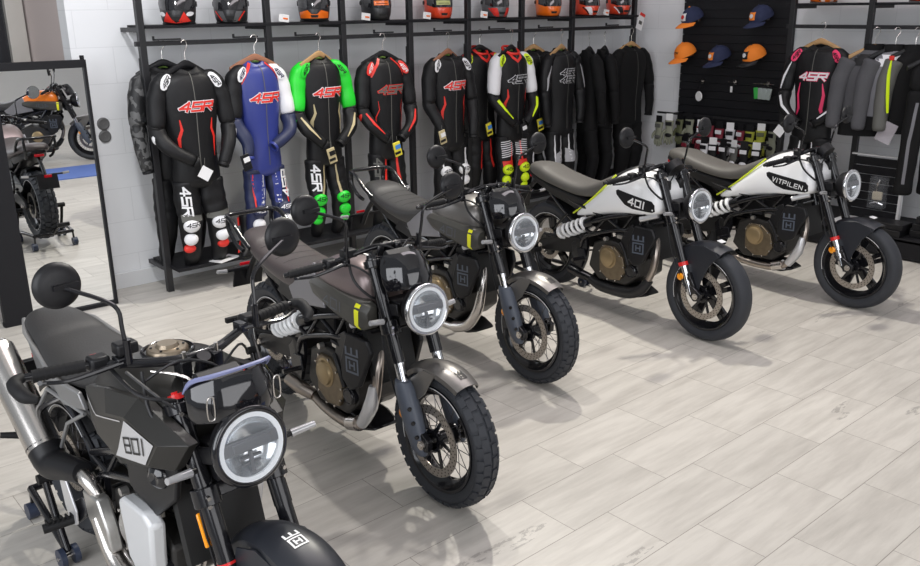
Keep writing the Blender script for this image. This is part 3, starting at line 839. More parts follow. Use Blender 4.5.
def bike401(style, loc, rz, label, txt, tankm, seatm, exh, group='row of roadster motorcycles'):
    root = tag(empty('motorcycle', loc, rz), label, 'motorcycle', group)
    vit = style == 'vit'
    rx, rz_ = -1.37, 0.345
    fw = wheel(root, 'front_wheel', (0, 0.30), 0.30, 0.112, vit, not vit, 0.155, -0.062)
    wheel(root, 'rear_wheel', (rx, rz_), 0.308, 0.150, vit, not vit, 0.115, -0.062)
    fork(root, style)
    # front mudguard
    O = V((0, 0, 0.30))
    if vit:
        f = MB(); arc_shell(f, O, 0.314, 66, 120, 0.076, 0.03)
        for s in (-1, 1):
            f.plate([(-0.168, s*0.080, 0.555), (-0.135, s*0.080, 0.45), (-0.075, s*0.082, 0.31), (-0.045, s*0.082, 0.255), (-0.018, s*0.082, 0.275), (0.005, s*0.081, 0.39), (0.055, s*0.079, 0.50), (0.110, s*0.077, 0.560), (0.09, s*0.075, 0.590), (0.0, s*0.075, 0.612), (-0.09, s*0.075, 0.598)], 0.006, (0, 1, 0))
        fo = f.build('front_mudguard', FEND, root, bev=0.002)
        MB().box((0.07, 0, 0.642), (0.035, 0.045, 0.003), Matrix.Rotation(0.22, 3, 'Y')).build('mudguard_badge', LOGOS, fo)
        tr = bvh_of([fo])
    else:
        f = MB(); arc_shell(f, O, 0.318, 60, 140, 0.070, 0.028, wfun=lambda t: 0.72+0.28*math.sin(PI*min(1, t*1.1+0.12)))
        for s in (-1, 1):
            f.plate([(-0.05, s*0.068, 0.60), (0.03, s*0.068, 0.60), (-0.03, s*0.078, 0.50), (-0.10, s*0.085, 0.44), (-0.15, s*0.080, 0.52)], 0.005, (0, 1, 0))
        fo = f.build('front_mudguard', GRAPH, root)
        tr = bvh_of([fo])
        decal('mudguard_emblem', emblem_polys(0.034), (0.125, 0, 0.63), (0, 1, 0), (-0.85, 0, 0.50), tr, BLK, fo, 0.002, 0.01)
    # caliper
    MB().box((-0.075, -0.085, 0.375), (0.07, 0.05, 0.10), Matrix.Rotation(-0.5, 3, 'Y')).cyl((-0.06, -0.105, 0.40), (-0.06, -0.118, 0.40), 0.014).cyl((-0.09, -0.105, 0.355), (-0.09, -0.118, 0.355), 0.014).build('brake_caliper', BLKS, root, bev=0.006)
    # head lamp and cowl
    headlamp(root, (-0.115, 0, 0.828), 0.098, 0.10, True)
    MB().bar((-0.19, -0.08, 0.82), (-0.30, -0.09, 0.80), 0.012, 0.05).bar((-0.19, 0.08, 0.82), (-0.30, 0.09, 0.80), 0.012, 0.05).box((-0.26, 0, 0.79), (0.10, 0.12, 0.10)).build('lamp_bracket', BLK, root, bev=0.004)
    if not vit:
        rs = []
        for z, x, w, dp in ((0.918, -0.135, 0.112, 0.08), (0.95, -0.138, 0.122, 0.09), (1.0, -0.160, 0.118, 0.09), (1.04, -0.190, 0.102, 0.08), (1.052, -0.210, 0.09, 0.07)):
            out = [V((x - dp*(abs(t)**2.2), w*t, z - 0.018*t*t)) for t in [-1+2*i/14 for i in range(15)]]
            rs.append(out + [p+V((-0.005, 0, -0.002)) for p in out[::-1]])
        MB().rings(rs).build('fly_screen', BLKG, root)
    # instrument
    if vit:
        MB().cyl((-0.30, 0, 1.02), (-0.34, 0, 1.055), 0.055, n=28).build('instrument', BLK, root)
        MB().lathe([(0.001, 0.02), (0.030, 0.016), (0.040, 0.006), (0.042, -0.02)], (-0.40, -0.115, 0.925), (0.5, -0.8, 0.35), 28).build('horn', CHROME, root)
    else:
        MB().box((-0.285, 0, 1.015), (0.03, 0.12, 0.07), Matrix.Rotation(-1.0, 3, 'Y')).build('instrument', BLK, root, bev=0.008)
    # handlebar
    hb = []
    for s in (-1, 1):
        hb.append([(-0.50, s*0.39, 0.965), (-0.455, s*0.26, 0.985), (-0.40, s*0.15, 1.025), (-0.375, s*0.07, 1.045)])
    pts = hb[0]+[(-0.37, 0, 1.047)]+hb[1][::-1]
    MB().tube(pts, 0.0115, 12, 4).build('handlebar', BLKS, root)
    for s in (-1, 1): MB().box((-0.372, s*0.045, 1.03), (0.05, 0.032, 0.045)).build('bar_clamp', BLKS, root, bev=0.005)
    for s in (-1, 1):
        controls(root, (-0.46, s*0.265, 0.982), (-0.505, s*0.395, 0.962), s)
        mirror_part(root, s, (-0.40, s*0.185, 1.01), (-0.375, s*0.195, 1.165), (-0.385, s*0.365, 1.245))
        # turn signal
        ts = MB().cyl((-0.22, s*0.12, 0.785), (-0.21, s*0.155, 0.785), 0.008).build('indicator_stalk', BLK, root)
        MB().tube([(-0.20, s*0.150, 0.784), (-0.195, s*0.215, 0.794)], [0.013, 0.011], 10, 1).build('indicator_lens', mat('smoked_indicator', (0.45, 0.45, 0.46), 0.12, 0.4), ts)
    cables(root)
    # tank
    if vit:
        X = [-1.09, -0.95, -0.82, -0.72, -0.62, -0.52, -0.42, -0.335, -0.290]
        T = [0.622, 0.735, 0.850, 0.940, 0.998, 1.018, 1.005, 0.965, 0.90]
        B = [0.606, 0.630, 0.655, 0.680, 0.698, 0.712, 0.728, 0.740, 0.775]
        W = [0.115, 0.125, 0.135, 0.148, 0.160, 0.168, 0.170, 0.165, 0.150]
        t = MB(); secs = []
        for x, a, b, w in zip(X, T, B, W):
            h = a-b
            secs.append((x, [(0, a), (w*0.45, a-0.02*h), (w*0.78, a-0.10*h), (w*0.93, a-0.28*h), (w, a-0.62*h), (w*0.97, b+0.10*h), (w*0.80, b), (0, b)]))
        lofted(t, secs)
        tk = t.build('fuel_tank', WHITE, root, sub=2)
        tree = bvh_of([tk])
        for s in (-1,):
            pts = [(-0.655, 0.858), (-0.635, 0.868), (-0.46, 0.850), (-0.345, 0.836), (-0.325, 0.815), (-0.325, 0.775), (-0.345, 0.765), (-0.50, 0.765), (-0.565, 0.782), (-0.645, 0.835)]
            decal('badge_panel', [pts], (0, -0.2, 0), (1, 0, 0), (0, 0, 1), tree, BLK, tk, 0.002, 0.03)
            if txt == '401':
                text_on('badge_lettering', '401', 0.040, (-0.465, -0.2, 0.808), tree, WPL, root, tk, rot=-0.09, w=1.05, gap=0.4, th=0.26, off=0.004, slant=0.1)
            else:
                text_on('badge_lettering', 'VITPILEN', 0.028, (-0.480, -0.2, 0.810), tree, WPL, root, tk, rot=-0.13, w=0.85, gap=0.38, th=0.2, off=0.004, slant=0.1)
        for s in (-1, 1):
            MB().tube([(-1.085, s*0.100, 0.627), (-0.95, s*0.108, 0.722), (-0.82, s*0.116, 0.828), (-0.73, s*0.124, 0.908), (-0.69, s*0.118, 0.948)], 0.0065, 8).build('lime_edge', LIME, tk)
        MB().lathe([(0.001, 0.012), (0.025, 0.012), (0.038, 0.008), (0.042, 0)], (-0.52, 0, 1.016), (0, 0, 1), 28).build('filler_cap', BLKS, tk)
        # black centre saddle behind the tank
        s_ = MB(); secs = []
        for x, a, b, w in ((-0.93, 0.845, 0.74, 0.110), (-0.82, 0.90, 0.76, 0.108), (-0.72, 0.965, 0.86, 0.100), (-0.62, 1.01, 0.93, 0.085), (-0.56, 1.022, 0.98, 0.06)):
            secs.append((x, [(0, a), (w*0.6, a-0.006), (w, a-0.035), (w, b), (0, b)]))
        lofted(s_, secs).build('tank_rear_cover', BLK, root, sub=1)
    else:
        X = [-0.86, -0.78, -0.68, -0.58, -0.48, -0.40, -0.34]
        T = [0.835, 0.905, 0.958, 0.985, 0.985, 0.965, 0.915]
        B = [0.76, 0.76, 0.765, 0.77, 0.775, 0.785, 0.80]
        W = [0.10, 0.13, 0.150, 0.158, 0.155, 0.14, 0.11]
        t = MB(); secs = []
        for x, a, b, w in zip(X, T, B, W):
            h = a-b
            secs.append((x, [(0, a), (w*0.55, a-0.02*h), (w*0.88, a-0.14*h), (w, a-0.5*h), (w*0.98, b+0.1*h), (w*0.85, b), (0, b)]))
        tk = lofted(t, secs).build('fuel_tank', tankm, root, sub=2)
        MB().lathe([(0.001, 0.012), (0.025, 0.012), (0.038, 0.008), (0.042, 0)], (-0.54, 0, 0.982), (0, 0, 1), 28).build('filler_cap', BLKS, tk)
        for s in (-1, 1):
            # chunky dark side pad with yellow tab
            p = MB(); rs = []
            for x, zt, zb, yo in ((-0.79, 0.835, 0.79, 0.150), (-0.72, 0.850, 0.765, 0.172), (-0.55, 0.845, 0.735, 0.184), (-0.40, 0.835, 0.715, 0.186), (-0.33, 0.826, 0.712, 0.178), (-0.300, 0.815, 0.725, 0.160)):
                yi = 0.11
                ring = [V((x, yi, zt+0.004)), V((x, yo-0.018, zt)), V((x, yo, zt-0.022)), V((x, yo, zb+0.02)), V((x, yo-0.016, zb)), V((x, yi, zb))]
                rs.append([V((q.x, q.y*s, q.z)) for q in ring])
            po = p.rings(rs).build('tank_side_pad', mat('olive_black_plastic', (0.050, 0.048, 0.042), 0.45), root, bev=0.004)
            tre = bvh_of([po])
            sg = 1 if s < 0 else -1
            decal('yellow_tab', [[(sg*-0.365, 0.826), (sg*-0.335, 0.822), (sg*-0.340, 0.715), (sg*-0.365, 0.722)]], (0, s*0.25, 0), (sg, 0, 0), (0, 0, 1), tre, YEL, po, 0.002, 0.02)
            P, W_ = text_polys('401', 0.045, 1.1, 0.4, 0.10, 0.1)
            decal('pad_lettering', P, (-0.54, s*0.25, 0.787), (sg, 0, -0.03*sg), (0, 0, 1), tre, LOGOG, po, 0.002, 0.02)
            # metallic wedge below the seat
            MB().plate([(-1.02, s*0.128, 0.735), (-0.97, s*0.130, 0.665), (-0.66, s*0.145, 0.72), (-0.70, s*0.14, 0.80), (-0.755, s*0.132, 0.845), (-0.775, s*0.122, 0.905), (-0.83, s*0.12, 0.87)], 0.016, (0, 1, 0)).build('side_wedge', mat('pale_graphite_panel', (0.26, 0.255, 0.27), 0.38, 0.5), root, bev=0.006)
    # seat
    s_ = MB(); secs = []
    if vit:
        prof = [(-1.605, 0.905, 0.865, 0.055), (-1.55, 0.922, 0.845, 0.095), (-1.47, 0.922, 0.825, 0.118), (-1.40, 0.916, 0.812, 0.128), (-1.385, 0.902, 0.808, 0.130), (-1.25, 0.872, 0.785, 0.136), (-1.12, 0.848, 0.765, 0.140), (-1.0, 0.842, 0.755, 0.140), (-0.90, 0.868, 0.765, 0.122), (-0.80, 0.918, 0.80, 0.105), (-0.72, 0.962, 0.86, 0.090)]
    else:
        prof = [(-1.605, 0.895, 0.860, 0.06), (-1.55, 0.912, 0.840, 0.105), (-1.47, 0.910, 0.822, 0.130), (-1.395, 0.896, 0.81, 0.138), (-1.375, 0.876, 0.80, 0.140), (-1.25, 0.850, 0.765, 0.148), (-1.10, 0.832, 0.735, 0.150), (-0.98, 0.836, 0.725, 0.142), (-0.89, 0.865, 0.745, 0.122), (-0.80, 0.915, 0.80, 0.105)]
    for x, a, b, w in prof:
        secs.append((x, [(0, a), (w*0.5, a-0.002), (w*0.85, a-0.014), (w, a-0.040), (w*0.97, b+0.008), (w*0.80, b), (0, b)]))
    so_ = lofted(s_, secs).build('seat', seatm, root, sub=2)
    if not vit:
        tre = bvh_of([so_]); P = []
        for k in range(4):
            P += [[(-1.33+k*0.075, -0.11), (-1.326+k*0.075, -0.11), (-1.326+k*0.075, 0.11), (-1.33+k*0.075, 0.11)]]
        decal('seat_ridge', P, (0, 0, 1.1), (1, 0, 0), (0, 1, 0), tre, HOLE, so_, 0.0012, 0.03)
    # tail
    tl = MB(); secs = []
    dx = 0
    for x, a, b, w in ((-1.60+dx, 0.862, 0.83, 0.06), (-1.50, 0.845, 0.785, 0.095), (-1.30, 0.80, 0.72, 0.115), (-1.05, 0.765, 0.66, 0.120), (-0.95, 0.745, 0.62, 0.11)):
        secs.append((x, [(0, a), (w*0.8, a), (w, a-0.02), (w*0.9, b), (0, b)]))
    lofted(tl, secs).build('tail_body', BLK, root, bev=0.006)
    MB().box((-1.600+dx, 0, 0.812), (0.02, 0.08, 0.022)).build('tail_light', TAIL, root, bev=0.004)
    pl = MB().tube([(-1.55, 0, 0.80), (-1.66, 0, 0.70), (-1.74, 0, 0.58)], 0.016, 8).box((-1.745, 0, 0.60), (0.012, 0.17, 0.12), Matrix.Rotation(0.25, 3, 'Y')).bar((-1.70, -0.15, 0.655), (-1.70, 0.15, 0.655), 0.014, 0.014).build('plate_holder', BLK, root)
    MB().box((-1.765, 0, 0.655), (0.012, 0.06, 0.022)).build('rear_reflector', TAIL, pl)
    for s in (-1, 1):
        MB().tube([(-1.70, s*0.14, 0.655), (-1.70, s*0.195, 0.66)], [0.012, 0.010], 8, 1).build('rear_indicator', _mats['smoked_indicator'], pl)
        if not vit: MB().plate([(-1.14, s*0.108, 0.73), (-0.86, s*0.115, 0.72), (-0.88, s*0.115, 0.66), (-1.02, s*0.112, 0.64), (-1.18, s*0.108, 0.67)], 0.012, (0, 1, 0)).build('side_panel', BLK, root, bev=0.005)
        # foot peg and bracket
        fp = MB().plate([(-1.00, s*0.140, 0.40), (-0.93, s*0.140, 0.41), (-0.90, s*0.150, 0.34), (-0.96, s*0.150, 0.31)], 0.012, (0, 1, 0)).build('footpeg_bracket', BLKS, root, bev=0.003)
        MB().cyl((-0.935, s*0.15, 0.345), (-0.945, s*0.235, 0.345), 0.012).build('footpeg', BLKS, fp)
        pp = MB().tube([(-1.12, s*0.12, 0.62), (-1.22, s*0.145, 0.50), (-1.20, s*0.15, 0.44)], 0.009, 6).build('passenger_peg_bracket', BLKS, root)
        MB().tube([(-1.20, s*0.15, 0.45), (-1.25, s*0.22, 0.47)], [0.011, 0.009], 8, 1).build('passenger_peg', GRIP, pp)
    if not vit:
        MB().tube([(-1.40, -0.135, 0.84), (-1.47, -0.145, 0.885), (-1.575, -0.145, 0.955), (-1.65, -0.130, 0.968), (-1.665, 0, 0.968), (-1.65, 0.130, 0.968), (-1.575, 0.145, 0.955), (-1.47, 0.145, 0.885), (-1.40, 0.135, 0.84)], 0.0125, 10, 3).tube([(-1.655, -0.125, 0.965), (-1.665, -0.125, 0.90), (-1.62, -0.11, 0.82), (-1.56, -0.10, 0.79)], 0.0115, 8, 3).tube([(-1.655, 0.125, 0.965), (-1.665, 0.125, 0.90), (-1.62, 0.11, 0.82), (-1.56, 0.10, 0.79)], 0.0115, 8, 3).build('grab_rail', BLKS, root)
    # rear suspension
    sh = MB().cyl((-1.19, -0.115, 0.47), (-0.87, -0.115, 0.61), 0.014).cyl((-0.95, -0.115, 0.575), (-0.87, -0.115, 0.61), 0.036).build('shock_absorber', BLKS, root)
    MB().helix((-1.17, -0.115, 0.478), (-0.95, -0.115, 0.575), 0.043, 0.0115, 5.0, 8).build('coil_spring', WHITE, sh)
    MB().cyl((-1.185, -0.115, 0.472), (-1.170, -0.115, 0.478), 0.048).build('spring_seat', WHITE, sh)
    MB().cyl((-0.955, -0.115, 0.573), (-0.940, -0.115, 0.579), 0.048).build('spring_seat', WHITE, sh)
    swingarm(root, rx, rz_)
    hg = MB(); arc_shell(hg, V((rx, 0, rz_)), 0.330, 25, 95, 0.070, 0.03); hg.build('rear_hugger', BLK, root)
    MB().lathe([(0.085, -0.004), (0.092, 0.0), (0.085, 0.004), (0.05, 0.003), (0.05, -0.003)], (rx, 0.09, rz_), (0, 1, 0), 40, closed=True).build('sprocket', STEEL, root)
    MB().plate([(rx+0.02, 0.09, rz_+0.088), (-0.88, 0.09, 0.44), (-0.88, 0.09, 0.428), (rx+0.02, 0.09, rz_+0.076)], 0.01, (0, 1, 0)).plate([(rx+0.02, 0.09, rz_-0.088), (-0.88, 0.09, 0.37), (-0.88, 0.09, 0.382), (rx+0.02, 0.09, rz_-0.076)], 0.01, (0, 1, 0)).box((-0.88, 0.09, 0.405), (0.012, 0.01, 0.07)).build('drive_chain', mat('chain_steel', (0.15, 0.14, 0.13), 0.5, 0.8), root)
    trellis(root)
    blk = engine(root, BRZ)
    MB().box((-0.80, 0, 0.60), (0.20, 0.16, 0.10)).box((-0.70, 0.0, 0.70), (0.35, 0.18, 0.10)).build('airbox', BLK, root, bev=0.01)
    # radiator with shroud and emblem
    MB().box((-0.375, 0, 0.56), (0.035, 0.22, 0.24), Matrix.Rotation(-0.25, 3, 'Y')).build('radiator', mat('radiator_core', (0.03, 0.03, 0.03), 0.6, 0.5), root)
    for s in (-1, 1):
        sd = MB().plate([(-0.475, s*0.150, 0.660), (-0.340, s*0.135, 0.655), (-0.318, s*0.130, 0.60), (-0.40, s*0.145, 0.425), (-0.46, s*0.155, 0.395), (-0.515, s*0.158, 0.44), (-0.520, s*0.158, 0.52)], 0.024, (0.1, 1, 0)).build('radiator_shroud', BLK, root, bev=0.007)
        tre = bvh_of([sd]); sg = 1 if s < 0 else -1
        decal('shroud_emblem', emblem_polys(0.086), (-0.437, s*0.3, 0.530), (sg, 0, 0.03*sg), (-0.03, 0, 1), tre, LOGOG, sd, 0.002, 0.03)
        MB().plate([(-0.57, s*0.14, 0.62), (-0.50, s*0.145, 0.66), (-0.47, s*0.15, 0.60), (-0.53, s*0.15, 0.47), (-0.60, s*0.14, 0.52)], 0.016, (0, 1, 0)).build('shroud_inner_panel', BLK, root, bev=0.004)
    # exhaust
    hm = {'steel': TITAN, 'silver': STEEL, 'black': mat('black_exhaust', (0.03, 0.03, 0.032), 0.35, 0.5)}[exh]
    ex = MB().tube([(-0.47, -0.02, 0.62), (-0.385, -0.05, 0.58), (-0.345, -0.09, 0.48), (-0.365, -0.105, 0.35), (-0.44, -0.115, 0.235), (-0.56, -0.115, 0.185), (-0.75, -0.105, 0.175), (-0.94, -0.09, 0.195)], [0.019, 0.021, 0.022, 0.023, 0.025, 0.027, 0.026, 0.026], 14, 4).build('exhaust_header', hm if exh != 'black' else TITAN, root)
    if exh == 'black':
        MB().tube([(-0.375, -0.108, 0.31), (-0.44, -0.118, 0.228), (-0.56, -0.118, 0.185), (-0.78, -0.108, 0.172), (-0.90, -0.10, 0.195)], [0.028, 0.036, 0.040, 0.038, 0.028], 14, 4).build('exhaust_cover', hm, ex)
    elif exh == 'steel':
        MB().tube([(-0.350, -0.112, 0.44), (-0.365, -0.122, 0.34), (-0.43, -0.130, 0.235)], [0.020, 0.034, 0.026], 14, 4).build('heat_shield', SILV, ex)
        MB().cyl((-0.47, -0.117, 0.218), (-0.55, -0.117, 0.190), 0.036, 0.034, n=18).build('exhaust_collar', STEEL, ex)
    else:
        MB().tube([(-0.345, -0.098, 0.46), (-0.365, -0.112, 0.34), (-0.44, -0.122, 0.235), (-0.56, -0.122, 0.19)], [0.026, 0.030, 0.032, 0.036], 14, 4).build('exhaust_cover', STEEL, ex)
    bl = MB().plate([(-0.90, 0, 0.24), (-0.52, 0, 0.22), (-0.42, 0, 0.18), (-0.52, 0, 0.145), (-0.84, 0, 0.135), (-0.95, 0, 0.18)], 0.16, (0, 1, 0)).build('belly_silencer', BLK if exh != 'steel' else BLKS, root, bev=0.02)
    MB().tube([(-0.90, -0.10, 0.20), (-0.98, -0.13, 0.225), (-1.06, -0.15, 0.25)], [0.028, 0.034, 0.030], 14).build('silencer_outlet', TITAN if exh == 'steel' else BLKS, bl)
    return root


def bike801(loc, rz, label):
    root = tag(empty('motorcycle', loc, rz), label, 'motorcycle', 'row of roadster motorcycles')
    rx, rz_ = -1.39, 0.345
    wheel(root, 'front_wheel', (0, 0.30), 0.30, 0.118, False, True, 0.15, -0.066)
    wheel(root, 'rear_wheel', (rx, rz_), 0.312, 0.175, False, True, 0.12, -0.075)
    fork(root, '801', ytr=0.108, zt=0.955, zc=0.70, fx=lambda z: -0.05-(z-0.30)*0.455)
    O = V((0, 0, 0.30))
    f = MB(); arc_shell(f, O, 0.325, 38, 135, 0.082, 0.045, wfun=lambda t: 0.75+0.25*math.sin(PI*min(1, t*1.1+0.12)))
    for s in (-1, 1):
        f.plate([(-0.04, s*0.079, 0.60), (0.05, s*0.077, 0.585), (0.0, s*0.085, 0.48), (-0.08, s*0.095, 0.40), (-0.14, s*0.095, 0.48), (-0.13, s*0.085, 0.57)], 0.006, (0, 1, 0))
    fo = f.build('front_mudguard', FEND, root)
    decal('mudguard_emblem', emblem_polys(0.046), (0.06, 0, 0.7), (0, 1, 0), (-0.95, 0, 0.25), bvh_of([fo]), WPL, fo, 0.002, 0.01)
    headlamp(root, (-0.150, -0.01, 0.850), 0.106, 0.10, 2)
    MB().bar((-0.19, -0.09, 0.83), (-0.30, -0.10, 0.80), 0.012, 0.05).bar((-0.19, 0.09, 0.83), (-0.30, 0.10, 0.80), 0.012, 0.05).box((-0.26, 0, 0.79), (0.10, 0.16, 0.10)).build('lamp_bracket', BLK, root, bev=0.004)
    # glossy cowl over the lamp with slotted corner and pale top edge
    rs = []
    for z, x, w, dp in ((0.945, -0.142, 0.126, 0.08), (0.97, -0.144, 0.135, 0.08), (1.02, -0.155, 0.132, 0.08), (1.055, -0.178, 0.122, 0.08)):
        out = [V((x - dp*(abs(t)**3), w*t, z-0.015*t*t)) for t in [-1+2*i/16 for i in range(17)]]
        rs.append(out+[p+V((-0.006, 0, -0.001)) for p in out[::-1]])
    cw = MB().rings(rs).build('headlamp_cowl', BLKG, root)
    MB().tube([(-0.265, -0.126, 1.005), (-0.222, -0.122, 1.050), (-0.192, -0.080, 1.062), (-0.182, 0, 1.065), (-0.192, 0.080, 1.062), (-0.222, 0.122, 1.050), (-0.265, 0.126, 1.005)], [0.003, 0.007, 0.007, 0.006, 0.006, 0.005, 0.003], 6, 3).build('cowl_edge', LAV, cw)
    for s in (-1, 1):
        ring = MB(); P = [(0, -0.034), (0.010, -0.026), (0.010, 0.024), (0.003, 0.034), (-0.009, 0.026), (-0.010, -0.024)]
        pts = [V((-0.168+0.006, s*(0.102)+y, 0.985+z)) for y, z in P]
        ring.tube(pts+[pts[0]], 0.0022, 6, 3).build('cowl_slot_trim', STEEL, cw)
    MB().box((-0.29, 0, 1.005), (0.03, 0.14, 0.07), Matrix.Rotation(-1.1, 3, 'Y')).build('instrument', BLK, root, bev=0.008)
    # bars
    half = [[(-0.56, s*0.40, 1.055), (-0.53, s*0.27, 1.055), (-0.47, s*0.16, 1.045), (-0.42, s*0.07, 1.04)] for s in (-1, 1)]
    MB().tube(half[0]+[(-0.41, 0, 1.04)]+half[1][::-1], [0.0115, 0.0115, 0.0135, 0.015, 0.015, 0.015, 0.0135, 0.0115, 0.0115], 12, 4).build('handlebar', BLKS, root)
    for s in (-1, 1):
        MB().box((-0.405, s*0.05, 1.015), (0.05, 0.035, 0.06)).build('bar_clamp', BLKS, root, bev=0.005)
        MB().cyl((-0.39, s*0.05, 1.03), (-0.39, s*0.05, 1.07), 0.006, n=8).build('clamp_bolt', STEEL, root)
        controls(root, (-0.53, s*0.275, 1.055), (-0.56, s*0.405, 1.055), s)
        mirror_part(root, s, (-0.47, 0.03+s*0.205, 1.07), (-0.50, 0.04+s*0.215, 1.20), (-0.60, 0.075+s*0.365, 1.275), 0.066)
        g = MB().tube([(-0.57, s*0.425, 1.055), (-0.55, s*0.455, 1.05), (-0.50, s*0.450, 1.03), (-0.475, s*0.425, 1.02)], [0.013, 0.020, 0.020, 0.009], 10, 4).build('lever_guard', GRIP, root)
        ts = MB().cyl((-0.21, s*0.14, 0.80), (-0.20, s*0.175, 0.805), 0.009).build('indicator_stalk', BLK, root)
        MB().tube([(-0.20, s*0.160, 0.805), (-0.185, s*0.235, 0.815)], [0.013, 0.010], 10, 1).build('indicator_lens', _mats['smoked_indicator'], ts)
    cables(root, 1.05)
    c = MB(); c.tube([(-0.50, -0.22, 1.04), (-0.38, -0.20, 0.99), (-0.33, -0.14, 0.97), (-0.34, -0.05, 0.93)], 0.006, 8).build('brake_hose', BLK, root)
    # tank
    X = [-0.98, -0.88, -0.78, -0.66, -0.54, -0.44, -0.36, -0.30]
    T = [0.835, 0.895, 0.955, 0.995, 1.005, 0.995, 0.965, 0.91]
    B = [0.76, 0.75, 0.745, 0.745, 0.76, 0.78, 0.80, 0.82]
    W = [0.10, 0.135, 0.165, 0.185, 0.190, 0.18, 0.15, 0.11]
    secs = []
    for x, a, b, w in zip(X, T, B, W):
        h = a-b
        secs.append((x, [(0, a), (w*0.55, a-0.01*h), (w*0.88, a-0.12*h), (w, a-0.40*h), (w*0.96, b+0.1*h), (w*0.8, b), (0, b)]))
    tk = lofted(MB(), secs).build('fuel_tank', DMAT801, root, sub=2)
    MB().torus((-0.60, 0, 1.003), (0, 0, 1), 0.075, 0.006).build('cap_ring', BLKS, tk)
    cap = MB().lathe([(0.001, 0.024), (0.030, 0.024), (0.036, 0.014), (0.056, 0.012), (0.062, 0.006), (0.064, -0.01)], (-0.60, 0, 1.003), (0, 0, 1), 36).build('filler_cap', mat('bronze_filler_cap', (0.33, 0.27, 0.20), 0.32, 0.85), tk)
    for k in range(6):
        a = PI*k/3+0.2
        MB().cyl((-0.60+0.048*math.cos(a), 0.048*math.sin(a), 1.012), (-0.60+0.048*math.cos(a), 0.048*math.sin(a), 1.019), 0.004, n=8).build('cap_bolt', BLKS, cap)
    for s in (-1, 1):
        sg = 1 if s < 0 else -1
        # faceted side panel
        A = lambda x, y, z: V((x, s*y, z))
        p = MB()
        o = [A(-0.86, 0.165, 0.855), A(-0.64, 0.190, 0.925), A(-0.42, 0.185, 0.962), A(-0.215, 0.150, 0.875), A(-0.265, 0.175, 0.790), A(-0.60, 0.190, 0.690), A(-0.90, 0.150, 0.720)]
        pl_ = [A(-0.72, 0.208, 0.815), A(-0.60, 0.212, 0.865), A(-0.47, 0.212, 0.895), A(-0.285, 0.206, 0.870), A(-0.35, 0.212, 0.785), A(-0.57, 0.212, 0.735), A(-0.70, 0.208, 0.760)]
        vs = p.verts(o); vm = p.verts(pl_)
        vi = p.verts([q-V((0, s*0.03, 0)) for q in o])
        for i in range(7):
            j = (i+1) % 7
            p.face((vs[i], vs[j], vm[j], vm[i])); p.face((vs[j], vs[i], vi[i], vi[j]))
        p.face(vm)
        p.face(vi[::-1])
        po = p.build('tank_side_panel', DMAT801, root, smooth=5, bev=0.002)
        tr = bvh_of([po])
        bad = [(-0.470, 0.885), (-0.305, 0.865), (-0.360, 0.787), (-0.560, 0.742)]
        bd = decal('badge_plate', [[(sg*x, z) for x, z in bad]], (0, s*0.4, 0), (sg, 0, 0), (0, 0, 1), tr, mat('silver_badge', (0.55, 0.55, 0.56), 0.32, 0.3), po, 0.002, 0.03)
        text_on('badge_lettering', '801', 0.044, (-0.425, s*0.4, 0.822), tr, BLK, root, po, side=s, rot=0.30*sg, w=0.95, gap=0.4, th=0.15, off=0.0045, slant=0.2)
        decal('panel_line', strip_poly([(sg*-0.86, 0.845), (sg*-0.68, 0.83), (sg*-0.50, 0.872)], 0.004), (0, s*0.4, 0), (sg, 0, 0), (0, 0, 1), tr, SILV, po, 0.002, 0.03)
        # lower black cowl piece and radiator side cover
        MB().plate([A(-0.62, 0.155, 0.70), A(-0.30, 0.140, 0.80), A(-0.33, 0.145, 0.66), A(-0.45, 0.155, 0.56), A(-0.62, 0.155, 0.60)], 0.02, (0, 1, 0)).build('shroud_inner_panel', BLK, root, bev=0.006)
        MB().plate([A(-0.66, 0.165, 0.54), A(-0.62, 0.170, 0.565), A(-0.47, 0.175, 0.575), A(-0.43, 0.170, 0.54), A(-0.46, 0.165, 0.42), A(-0.50, 0.150, 0.28), A(-0.60, 0.150, 0.26), A(-0.665, 0.155, 0.33)], 0.05, (0.15, 1, 0)).build('radiator_cover', SILV if s > 0 else mat('pale_silver_cover', (0.66, 0.67, 0.68), 0.35, 0.1), root, bev=0.012)
        MB().plate([A(-1.14, 0.20, 0.43), A(-1.09, 0.20, 0.46), A(-1.02, 0.20, 0.34), A(-1.03, 0.20, 0.285), A(-1.09, 0.20, 0.26), A(-1.12, 0.20, 0.33)], 0.008, (0, 1, 0)).build('heel_plate', SILV, root, bev=0.003)
        fp = MB().plate([A(-1.10, 0.175, 0.34), A(-1.0, 0.175, 0.40), A(-0.97, 0.175, 0.34), A(-1.06, 0.19, 0.27)], 0.014, (0, 1, 0)).build('footpeg_bracket', BLKS, root, bev=0.003)
        pg = MB().cyl(A(-1.06, 0.19, 0.295), A(-1.08, 0.30, 0.290), 0.017, n=12)
        for k in range(6): pg.box(A(-1.063-0.003*k, 0.205+0.016*k, 0.311), (0.03, 0.006, 0.012))
        pg.build('footpeg', GRIP, fp)
        # passenger peg hanger
        ph = MB().tube([A(-1.15, 0.13, 0.72), A(-1.32, 0.17, 0.62), A(-1.40, 0.20, 0.50), A(-1.30, 0.20, 0.44), A(-1.12, 0.16, 0.50)], 0.010, 8).build('passenger_peg_bracket', BLKS, root)
        MB().tube([A(-1.40, 0.205, 0.50), A(-1.43, 0.29, 0.52)], [0.014, 0.011], 10, 1).build('passenger_peg', GRIP, ph)
